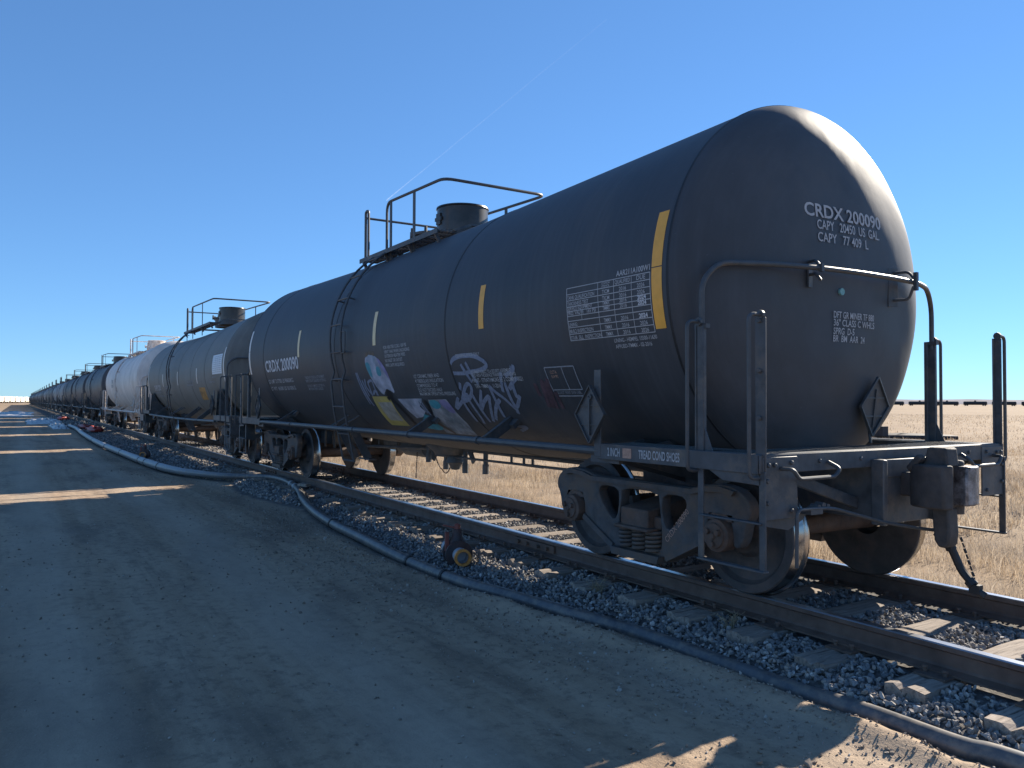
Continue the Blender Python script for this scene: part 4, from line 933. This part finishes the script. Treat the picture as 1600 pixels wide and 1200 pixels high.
# number stencilled on the side frame, along the lower strut
sf = [o for o in ba.children if o.name.startswith('side_frame')][0]
v, f = text_fit('CRDX 200090', 0, .36, .045, .01); ca, sa = cos(.835), sin(.835)
mb = MB(); mb.add([(.335+a*ca-b*sa, -1.0735, .315+a*sa+b*ca) for a, b in v], f); mb.build('lettering', M['paint_rust'], sf, None)

# ---- second car, dusty grey green
def mats_of(frame='frame', pipe='pipe', bonnet='bonnet'): return dict(frame=M[frame], pipe=M[pipe], placard=M[pipe], bonnet=M[bonnet])
h2 = 7.57
car2 = car_root('tank_car', -21.13, 'dusty grey green tank car with orange stencil coupled behind the black graffiti car')
tank2 = obj('tank', tank_mesh('tank', [M['olive'], M['seam']], h2, [-3.7, -1.9, .1, 2.1, 4.0]), car2)
tank2.scale = (1, .95, .93); tank2.location.z = .075
md = mats_of()
for s in (1, -1): end_gear(car2, s, h2, md, brake=(s < 0), low_cradle=False)
top_gear(car2, md, -2.2, 1.9, .6); ladder(car2, md, -1.15, -.75, .45); under_gear(car2, md, h2, .95, bow=.03); place_bogie(car2, h2-2.06); place_bogie(car2, -h2+2.06)
tank = tank2
for x in (-2.85, -.05, 2.92): stripes(tank2, [x], -.25, .045, .10, M['stripe_white'])
stripes(tank2, [6.2, -6.2], -.27, .33, .10, M['stripe_white'])
mb = MB(); rect(mb, 4.93, 6.0, -.115, .225, .003); lb = mb.build('data_label', M['label'], tank2, None)
mb = MB()
for k in range(9): rect(mb, 4.98, 5.95, .19-k*.034, .194-k*.034, .005)
for x in (5.3, 5.52, 5.74): rect(mb, x, x+.012, -.09, .20, .005)
mb.build('data_table', M['label_ink'], tank2, None)
letters([('SHPX 203', -4.92, -3.5, -.33, .19)], 'paint_white', bold=.03)
letters([('LD LMT 209600', -4.85, -3.7, -.405, .06), ('LT WT 67300 LB', -4.7, -3.27, -.513, .07), ('CAPY 20300 US', -2.73, -1.84, -.28, .05), ('GAL 76840 L', -2.73, -2.1, -.325, .05), ('TANK SAFETY VALVE', 1.47, 2.43, -.22, .06), ('75 PSI 2016 DUE 2026', 1.44, 2.36, -.285, .06), ('DOT111A100W1', 4.9, 5.9, .245, .04), ('LINED TANK', 4.88, 5.31, -.176, .045), ('EQUIPMENT NOTE', 4.45, 5.06, -.262, .045)], 'paint_grey')
blob('stencil_panel', [(2.98,-.329),(3.73,-.337),(3.52,-.596),(2.80,-.602)], 'orange_stain', .003, 0)

# ---- third car, dirty white
h3 = 7.75
car3 = car_root('tank_car', -36.45, 'dirty white tank car with pale rusty railings, third from the near end')
tank3 = obj('tank', tank_mesh('tank', [M['white'], simple('seam_grey', (.35, .34, .35), .7)], h3, [-4.2, -2.1, .1, 2.1, 4.2]), car3)
mw = mats_of('frame_white', 'frame_white', 'frame_white')
for s in (1, -1): end_gear(car3, s, h3, mw, brake=(s < 0), low_cradle=True)
top_gear(car3, mw, -2.2, 1.9, .6, 4.47, .16); ladder(car3, mw, -1.15, -.75, .45); under_gear(car3, mw, h3, .98); place_bogie(car3, h3-2.06); place_bogie(car3, -h3+2.06)
tank = tank3
letters([('TILX', -3.4, -2.7, -.02, .16), ('301 290', -3.5, -2.6, -.16, .14)], 'label_ink', bold=.02)
stripes(tank3, [6.3, -6.3], -.3, .2, .1, M['stripe_white'])

# ---- fourth car and its kin further down the train
h4 = 7.5
car4 = car_root('tank_car', -51.9, 'dark faded tank car with two belly seams, directly behind the white one')
obj('tank', tank_mesh('tank', [M['dark'], M['seam']], h4, [-4.2, -1.9, -1.6, 1.1, 4.0]), car4)
for s in (1, -1): end_gear(car4, s, h4, md, brake=(s < 0), low_cradle=False)
top_gear(car4, md, -2.4, 1.9, .6); ladder(car4, md, -1.15, -.75, .45); under_gear(car4, md, h4, .95); place_bogie(car4, h4-2.06); place_bogie(car4, -h4+2.06)
nth = ['fifth', 'sixth', 'seventh', 'eighth', 'ninth', 'tenth', 'eleventh', 'twelfth', 'thirteenth', 'fourteenth', 'fifteenth', 'sixteenth', 'seventeenth', 'eighteenth', 'nineteenth', 'twentieth', 'twenty first', 'twenty second', 'twenty third', 'twenty fourth', 'twenty fifth', 'twenty sixth']
pale_me = tank_mesh('tank', [M['pale'], M['seam']], h4, [-3.0, 0, 3.0]); slate_me = tank_mesh('tank', [M['slate'], M['seam']], h4, [-2.0, 2.0])
olive_me = tank_mesh('tank', [M['olive'], M['seam']], h4, [-2.5, .5, 3.0])
x = -67.0
for k in range(3):
    c = copy_tree(car4); c.location.x = x
    for ch in c.children:
        if ch.name.startswith('tank') and k > 0: ch.data = [slate_me, pale_me][k-1]
    c['label'] = '%s tank car down the train, %s from the near end' % (['dark', 'dark slate', 'pale grey'][k], nth[k]); x -= 15.05
# beyond that a car is a few pixels wide: one mesh each
def far_car(name, mats):
    mb = MB(); xt = h4-1.27
    mb.lathe([(-xt-HB,.001)]+[(-xt-HB*cos(pi/2*k/6), R*sin(pi/2*k/6)) for k in range(1, 7)]+[(xt+HB*cos(pi/2*k/6), R*sin(pi/2*k/6)) for k in range(6, 0, -1)]+[(xt+HB,.001)], 'x', (0,0,ZC), 40)
    mb.lathe([(3.7,.38),(4.25,.38),(4.26,.001)], 'z', (.5,0,0), 16, 1)
    for q in (-1, 1):
        mb.tube([(-2.4, q*.8, 3.6), (-2.4, q*.8, 4.45), (1.9, q*.8, 4.45), (1.9, q*.8, 3.6)], .03, 6, 1); mb.box((0, q*1.45, 1.0), (11, .08, .10), 1); mb.box((-2.4, q*.7, 4.0), (.06, .1, .9), 1)
        for s in (-1, 1):
            mb.box((s*6.9, q*1.46, 1.45), (.1, .06, 1.2), 1); mb.box((s*6.5, q*1.46, .95), (.1, .06, 1.1), 1); mb.tube([(s*6.4, q*1.42, 1.0), (s*6.4, q*1.42, 2.3), (s*6.6, q*1.1, 2.43)], .03, 6, 1)
            for e in (-1, 1): mb.lathe([(q*.68,.001),(q*.68,.48),(q*.83,.455),(q*.83,.001)], 'y', (s*(h4-2.06)+e*.889, 0, .457), 20, 1)
            mb.prism([(s*(h4-2.06)+a, b) for a, b in half[:9]+[(1.1,.4),(.4,.2)]+[(-a, b) for a, b in ([(1.1,.4),(.4,.2)][::-1]+half[:9][::-1])]], 'xz', q*1.0-.05, q*1.0+.05, 1)
    mb.box((0, 0, .85), (14.2, .6, .3), 1); mb.box((6.8, 0, 1.03), (.5, 2.9, .1), 1); mb.box((-6.8, 0, 1.03), (.5, 2.9, .1), 1); mb.tube([(-1.0,-1.5,.5),(-1.0,-1.55,2.3),(-1.0,-1.2,3.4)], .03, 5, 1)
    mb.box((h4-.25, 0, .86), (.5, .2, .25), 1); mb.box((-h4+.25, 0, .86), (.5, .2, .25), 1)
    return mb.mesh(name, mats, 30)
FM = [far_car('tank_car', [M[k], M['frame']]) for k in ('dark', 'pale', 'slate', 'olive')]
seq = [1, 0, 3, 1, 2, 3, 1, 0, 1, 3, 0, 2, 1, 0, 3, 0, 2, 1, 0]
for k, q in enumerate(seq):
    o = obj('tank_car', FM[q]); o.location = (x, 0, 0); x -= 15.05
    tag(o, 'tiny distant %s tank car, %s from the near end' % (['dark grey', 'pale grey', 'black', 'grey green'][q], nth[k+3]), 'tank car', 'tank cars coupled in the train')

# ---- freight far out on the plain
mb = MB()
mb.lathe([(-8.6,.001),(-8.5,.9),(-8.1,1.45),(8.1,1.45),(8.5,.9),(8.6,.001)], 'x', (0,0,2.35), 24); mb.lathe([(3.6,.7),(4.5,.7),(4.6,.001)], 'z', (0,0,0), 12)
mb.box((0,0,.95), (17.6,1.8,.3))
for s in (-1, 1):
    for e in (-1, 1):
        for q in (-1, 1): mb.lathe([(q*.7,.001),(q*.7,.46),(q*.84,.46),(q*.84,.001)], 'y', (s*6.4+e*.9,0,.46), 14)
    mb.box((s*6.4,0,.5), (2.6,2.0,.5))
dk_me = mb.mesh('tank_car', [simple('far_black_paint', (.03, .028, .028), .6)], 30)
ord_ = ['first', 'second', 'third', 'fourth', 'fifth', 'sixth', 'seventh', 'eighth', 'ninth', 'tenth', 'eleventh', 'twelfth']
hd = Vector((cos(2.45), sin(2.45), 0))
P0 = Vector((-390, 640, 0)); dr = Vector((sin(YAW+.48), cos(YAW+.48), 0))
for k in range(11):
    o = obj('tank_car', dk_me); q = P0 + dr*(k*20.4-30); o.location = (q.x, q.y, float(ground(q.x, q.y))+.1); o.rotation_euler.z = atan2(dr.y, dr.x)
    tag(o, 'dark tank car on the horizon, %s from the left of that row' % ord_[k], 'tank car', 'dark tank cars on the horizon')
mb = MB()
mb.prism([(-8.2,1.6),(-8.2,3.9),(-7.6,4.5),(7.6,4.5),(8.2,3.9),(8.2,1.6),(5.6,.9),(2.2,.9),(0,1.3),(-2.2,.9),(-5.6,.9)], 'xz', -1.5, 1.5)
for xx in np.arange(-7.4, 7.5, 1.3): mb.box((xx, -1.53, 3.0), (.12, .06, 2.7)); mb.box((xx, 1.53, 3.0), (.12, .06, 2.7))
mb.box((0, 0, 4.6), (14.5, .8, .16)); 
for s in (-1, 1):
    mb.box((s*8.6, 0, 1.1), (1.4, 2.6, .3), 1); mb.box((s*6.6, 0, .5), (2.7, 2.0, .55), 1)
    for e in (-1, 1):
        for q in (-1, 1): mb.lathe([(q*.7,.001),(q*.7,.46),(q*.84,.46),(q*.84,.001)], 'y', (s*6.6+e*.9,0,.46), 14, 1)
hp_me = mb.mesh('hopper_car', [simple('hopper_cream_paint', (.74, .68, .57), .6, var=.08), simple('far_bogie', (.05, .045, .04), .8)], 30)
A = Vector((-640, -17.5, 0)); B = Vector((-760, 3, 0)); d = (B-A); L = d.length; d.normalize()
for k in range(8):
    o = obj('hopper_car', hp_me); q = A + d*(k*19.4-14); o.location = (q.x, q.y, float(ground(q.x, q.y))+.05); o.rotation_euler.z = atan2(d.y, d.x)
    tag(o, 'cream covered hopper car on the far left horizon, %s from the left' % ord_[k], 'hopper car', 'cream hopper cars on the horizon')

# ------------------------------------------------------------------ hose, fittings and clutter by the track
hp = [Vector(q) for q in HOSE]; path = []
for i in range(len(hp)-1):
    p0, p1, p2, p3 = hp[max(0, i-1)], hp[i], hp[i+1], hp[min(len(hp)-1, i+2)]
    for k in range(6):
        u = k/6; path.append(.5*((2*p1)+(p2-p0)*u+(2*p0-5*p1+4*p2-p3)*u*u+(3*p1-p0-3*p2+p3)*u**3))
path.append(hp[-1])
rad = [.060+.038*float(sstep(-12.5, -18, q.x)) for q in path]
mb = MB(); mb.tube(path, rad, 14)
m, t, p = nt('scuffed_black_hose'); c = ramp(t, noise(t, 4, 5, .7), [(.35, (.060, .064, .070)), (.7, (.115, .118, .122))])
sx = N(t, 'ShaderNodeSeparateXYZ'); tcx = N(t, 'ShaderNodeTexCoord'); t.links.new(tcx.outputs['Object'], sx.inputs[0]); mx_ = N(t, 'ShaderNodeMapRange'); mx_.inputs[1].default_value = -13.6; mx_.inputs[2].default_value = -15.2; t.links.new(sx.outputs[0], mx_.inputs[0]); c = mix(t, mx_.outputs[0], c, (.20, .215, .23))
c = mix(t, ramp(t, noise(t, 12, 5, .7), [(.44, (0,0,0)), (.62, (.7,.7,.7))]), c, (.21, .175, .14)); t.links.new(c, p.inputs['Base Color']); p.inputs['Roughness'].default_value = .42
hose = mb.build('hose', m); tag(hose, 'long black hose snaking along the ballast between rails and dirt road', 'hose')
def ring_at(x, w=.05, g=.008):
    i = min(range(len(path)), key=lambda k: abs(path[k].x-x)); i = max(1, min(len(path)-2, i)); q = path[i]; dd = (path[i+1]-path[i-1]).normalized()
    cb = MB(); cb.tube([q-dd*w, q+dd*w], rad[i]+g, 14); cb.build('coupling', M['rubber'], hose)
for x_ in (-2.95, -3.75, -6.4, -17.4, -19.1, -20.0, -23.4, -27.6, -33): ring_at(x_, .02)
tape = MB(); i = min(range(len(path)), key=lambda k: abs(path[k].x+10.9)); 
for dlt in (-1, 1): q = path[i+dlt]; dd = (path[i+dlt+1]-path[i+dlt-1]).normalized(); tape.tube([q-dd*.05, q+dd*.05], rad[i]+.004, 14)
tape.build('tape', M['paint_white'], hose)

def valve(loc, rz, k, label):
    v = tag(empty('hose_valve', loc), label, 'valve', 'hose valves by the ballast'); v.rotation_euler.z = rz; v.scale = (k, k, k)
    b = MB(); b.lathe([(-.085,.05),(-.08,.115),(-.055,.115),(-.05,.085),(.05,.085),(.055,.115),(.08,.115),(.085,.05)], 'x', (0,0,0), 20); b.lathe([(0,.07),(.10,.075),(.14,.05),(.20,.045),(.21,.001)], 'z', (0,0,0), 16); b.box((0,0,-.07), (.12,.14,.08))
    b.build('valve_body', M['valve'], v)
    h = MB(); h.bar((0,0,.21), (-.02,-.12,.235), .03, .012); h.lathe([(.2,.03),(.24,.028),(.25,.001)], 'z', (0,0,0), 10); h.box((.0,-.09,.10), (.04,.03,.16)); h.build('handle', M['valve_red'], v)
    s = MB(); s.lathe([(-.085,.06),(-.42,.058),(-.42,.001)], 'x', (0,0,-.02), 16); s.build('pipe_stub', M['grey_pipe'], v)
    n = MB(); n.lathe([(.085,.06),(.16,.066),(.2,.066),(.2,.05),(.12,.048),(.12,.001)], 'x', (0,0,0), 20); no = n.build('nozzle', M['grey_pipe'], v)
    c = MB(); c.lathe([(.2,.05),(.2,.07),(.235,.07),(.235,.05),(.2,.05)], 'x', (0,0,0), 20); c.build('orange_ring', M['orange'], no)
    return v
M['valve'] = simple('rusted_valve_body', (.075, .034, .028), .6, var=.4, scale=12, dirt=(.03, .03, .035), dirt_amt=.5, bmp=.2)
M['valve_red'] = simple('faded_red_handle', (.22, .06, .045), .6, var=.3, scale=14)
M['grey_pipe'] = simple('grey_plastic_pipe', (.36, .36, .38), .5, var=.15, scale=9)
M['orange'] = simple('orange_cap', (.62, .24, .05), .5, var=.2, scale=20)
valve((-3.28,-1.5,-.165), -.28, 1.25, 'rusty red brown hose valve with pale nozzle lying beside the near sleepers')
valve((-21.2,-2.28,-.13), -.35, 1.2, 'small dark hose valve with yellow ring lying on the ballast far along the hose')

red = simple('red_hose', (.34, .045, .03), .5, var=.25, scale=5)
for k, (cx, cy, r0, n, lab) in enumerate(((-43.5,-1.9,.55,3,'largest flattened coil of red hose lying on the ballast beside the rails'), (-49.5,-1.95,.5,2,'smaller coil of red hose just behind the largest red coil'), (-76,-2.0,.8,3,'distant tangle of red hose beside the pale plastic sheet'))):
    mb = MB(); pts = []
    for i in range(n*18):
        a = i/18*2*pi; pts.append((cx+(r0*2.2+.25*sin(a*.37+k))*cos(a)*(1-.12*(i//18)), cy+(r0*.55)*sin(a)*(1-.2*(i//18)), -.14+.05*(i/18)+.03*sin(a*2)))
    pts += [(cx-2.5, cy+.1, -.17), (cx-4.5, cy-.15, -.18)]; mb.tube(pts, .085, 8); tag(mb.build('red_hose', red), lab, 'hose', 'red hoses by the rails')
def crumple(name, cx, cy, lx, ly, h, seed, mat, label, cat, grp):
    nx_, ny_ = 46, 30; u, v = np.meshgrid(np.linspace(-1, 1, nx_), np.linspace(-1, 1, ny_), indexing='ij')
    rr = np.clip(1-(np.abs(u)**2.6+np.abs(v)**2.6), 0, 1); ed = .78+.3*fbm(u*2.2+seed, v*2.2, 3, seed)
    z = h*(rr**.5)*(.35+1.1*np.abs(fbm(u*4+seed, v*4, 4, seed)-.5)*2.4)+.01
    x = cx+u*lx*ed+.2*(fbm(u*5, v*5, 2, seed+5)-.5); y = cy+v*ly*ed; zz = ground(x, y)+z
    I = np.arange(nx_*ny_).reshape(nx_, ny_); Fq = np.stack([I[:-1,:-1], I[1:,:-1], I[1:,1:], I[:-1,1:]], -1).reshape(-1, 4)
    o = mesh_obj(name, np.stack([x, y, zz], -1).reshape(-1, 3), Fq, mat, False); tag(o, label, cat, grp)
    so_ = o.modifiers.new('thickness', 'SOLIDIFY'); so_.thickness = .006; return o
pls = simple('blue_grey_plastic', (.36, .35, .34), .45, var=.3, scale=2.5)
crumple('plastic_sheet', -57.5, -3.1, 5.5, .5, .26, 3, pls, 'pale blue plastic liner heaped at the far end of the black hose', 'plastic sheet', 'plastic liners on the road edge')
crumple('plastic_sheet', -74, -3.6, 10, 1.3, .26, 5, pls, 'crumpled blue grey plastic sheet beyond the hose end', 'plastic sheet', 'plastic liners on the road edge')
crumple('plastic_sheet', -118, -8.0, 20, 4.5, .28, 8, pls, 'wide crumpled plastic sheet furthest away across the road', 'plastic sheet', 'plastic liners on the road edge')
wm = simple('dead_weed_stalk', (.30, .24, .15), .85, var=.3, scale=20)
for k, (wx, wy, lab) in enumerate(((.05, -1.02, 'small dead weed growing from the ballast beside the near rail under the front bogie'), (-1.35, -1.15, 'larger dead weed in the ballast left of the front bogie'), (-21.4, -1.3, 'distant dead weed beside the near rail'))):
    mb = MB(); r = random.Random(k+3)
    for q in range(26):
        a = r.uniform(0, 2*pi); l = r.uniform(.05, .16); b0 = (wx+r.gauss(0, .02), wy+r.gauss(0, .02), float(ground(wx, wy)))
        mid = (b0[0]+cos(a)*l*.35, b0[1]+sin(a)*l*.35, b0[2]+l*.7); end = (b0[0]+cos(a)*l*.8, b0[1]+sin(a)*l*.8, b0[2]+l*r.uniform(.7, 1.1)); mb.tube([b0, mid, end], [.002, .0015, .001], 4)
        mb.tube([mid, (mid[0]+r.gauss(0, .03), mid[1]+r.gauss(0, .03), mid[2]+.03)], [.0013, .0025], 4)
    tag(mb.build('dead_weed', wm, None, None), lab, 'weed', 'dead weeds in the ballast')
# bits of broken timber beside the hose
for (bx, by, bz, l, a, lab) in ((-13.3,-1.12,-.12,.5,.15,'short pale plank end lying between the hose and the near rail'), (-10.2,-.98,-.1,.22,.5,'pale wood chip lying right of the taped hose bend'), (-43,-2.25,-.16,.9,.1,'pale plank lying by the red hose coil')):
    mb = MB(); mb.box((0,0,0), (l, .13, .05)); o = mb.build('wood_scrap', M['sleeper'], None, None, .006); o.location = (bx, by, bz); o.rotation_euler = (.06, .04, a); tag(o, lab, 'wood', 'wood scraps by the hose')
# dark pile of pipes out in the field behind the platform
pr = tag(empty('pipe_pile', (-20.3, 33.6, float(ground(-20.3, 33.6)))), 'low dark pile of pipes and a bent valve stand out in the dry field', 'pipe pile')
dkm = simple('dark_field_pipe', (.03, .028, .03), .7)
for k in range(5):
    mb = MB(); mb.tube([(-2.2+.2*k, -1.8+.3*k, .12+.05*(k % 2)), (0, .1*k, .16+.05*k*.5), (1.8-.2*k, 2.6+.2*k, .12)], .11, 8); mb.build('pipe', dkm, pr)
mb = MB(); mb.tube([(-.6, -.6, .1), (-.5, -.5, .75), (-.9, -.9, 1.3), (-1.5, -1.5, 1.5)], .05, 6); mb.box((-.5, -.5, .45), (.5, .5, .5)); mb.build('valve_stand', dkm, pr)

# ------------------------------------------------------------------ contrail high in the sky
def sky_pt(px, py, D):
    d = f_ + r2*((px-800)/FPX) - u2*((py-600)/FPX); d = d/ d.z; return Vector((4.11, -5.455, 1.42)) + d*D
ALT = 9000
a, b = sky_pt(604, 313, ALT), sky_pt(948, 30, ALT); n = 60; pts = []; rads = []
for k in range(n+1):
    u = k/n; q = a.lerp(b, u**1.0); pts.append(q+Vector((0, 0, 5*sin(u*17)+3*sin(u*41)))); rads.append(24-11*u+3*sin(k*1.3))
mb = MB(); mb.tube(pts, rads, 8)
m = bpy.data.materials.new('ice_vapour'); m.use_nodes = True; t = m.node_tree; p = t.nodes['Principled BSDF']
t.nodes.remove(p); df = N(t, 'ShaderNodeBsdfDiffuse'); df.inputs[0].default_value = (.9, .92, .95, 1); tp_ = N(t, 'ShaderNodeBsdfTransparent'); tl = N(t, 'ShaderNodeBsdfTranslucent'); tl.inputs[0].default_value = (.9, .92, .95, 1)
ad = N(t, 'ShaderNodeMixShader'); ad.inputs[0].default_value = .5; t.links.new(df.outputs[0], ad.inputs[1]); t.links.new(tl.outputs[0], ad.inputs[2])
mx = N(t, 'ShaderNodeMixShader'); nn = noise(t, .004, 4, .7); mr = N(t, 'ShaderNodeMapRange'); mr.inputs[1].default_value = .35; mr.inputs[2].default_value = .7; mr.inputs[3].default_value = .05; mr.inputs[4].default_value = .13
gc = N(t, 'ShaderNodeTexCoord'); gs = N(t, 'ShaderNodeSeparateXYZ'); t.links.new(gc.outputs['Generated'], gs.inputs[0]); gr_ = ramp(t, gs.outputs[0], [(.0, (1,1,1)), (.12, (.6,.6,.6)), (.3, (.25,.25,.25)), (1, (.08,.08,.08))]); mm_ = N(t, 'ShaderNodeMath', operation='MULTIPLY'); t.links.new(nn, mr.inputs[0]); t.links.new(mr.outputs[0], mm_.inputs[0]); t.links.new(gr_, mm_.inputs[1]); t.links.new(mm_.outputs[0], mx.inputs[0]); t.links.new(tp_.outputs[0], mx.inputs[1]); t.links.new(ad.outputs[0], mx.inputs[2]); t.links.new(mx.outputs[0], t.nodes['Material Output'].inputs[0])
tag(mb.build('contrail', m), 'thin white vapour trail crossing the blue sky above the railing', 'contrail')
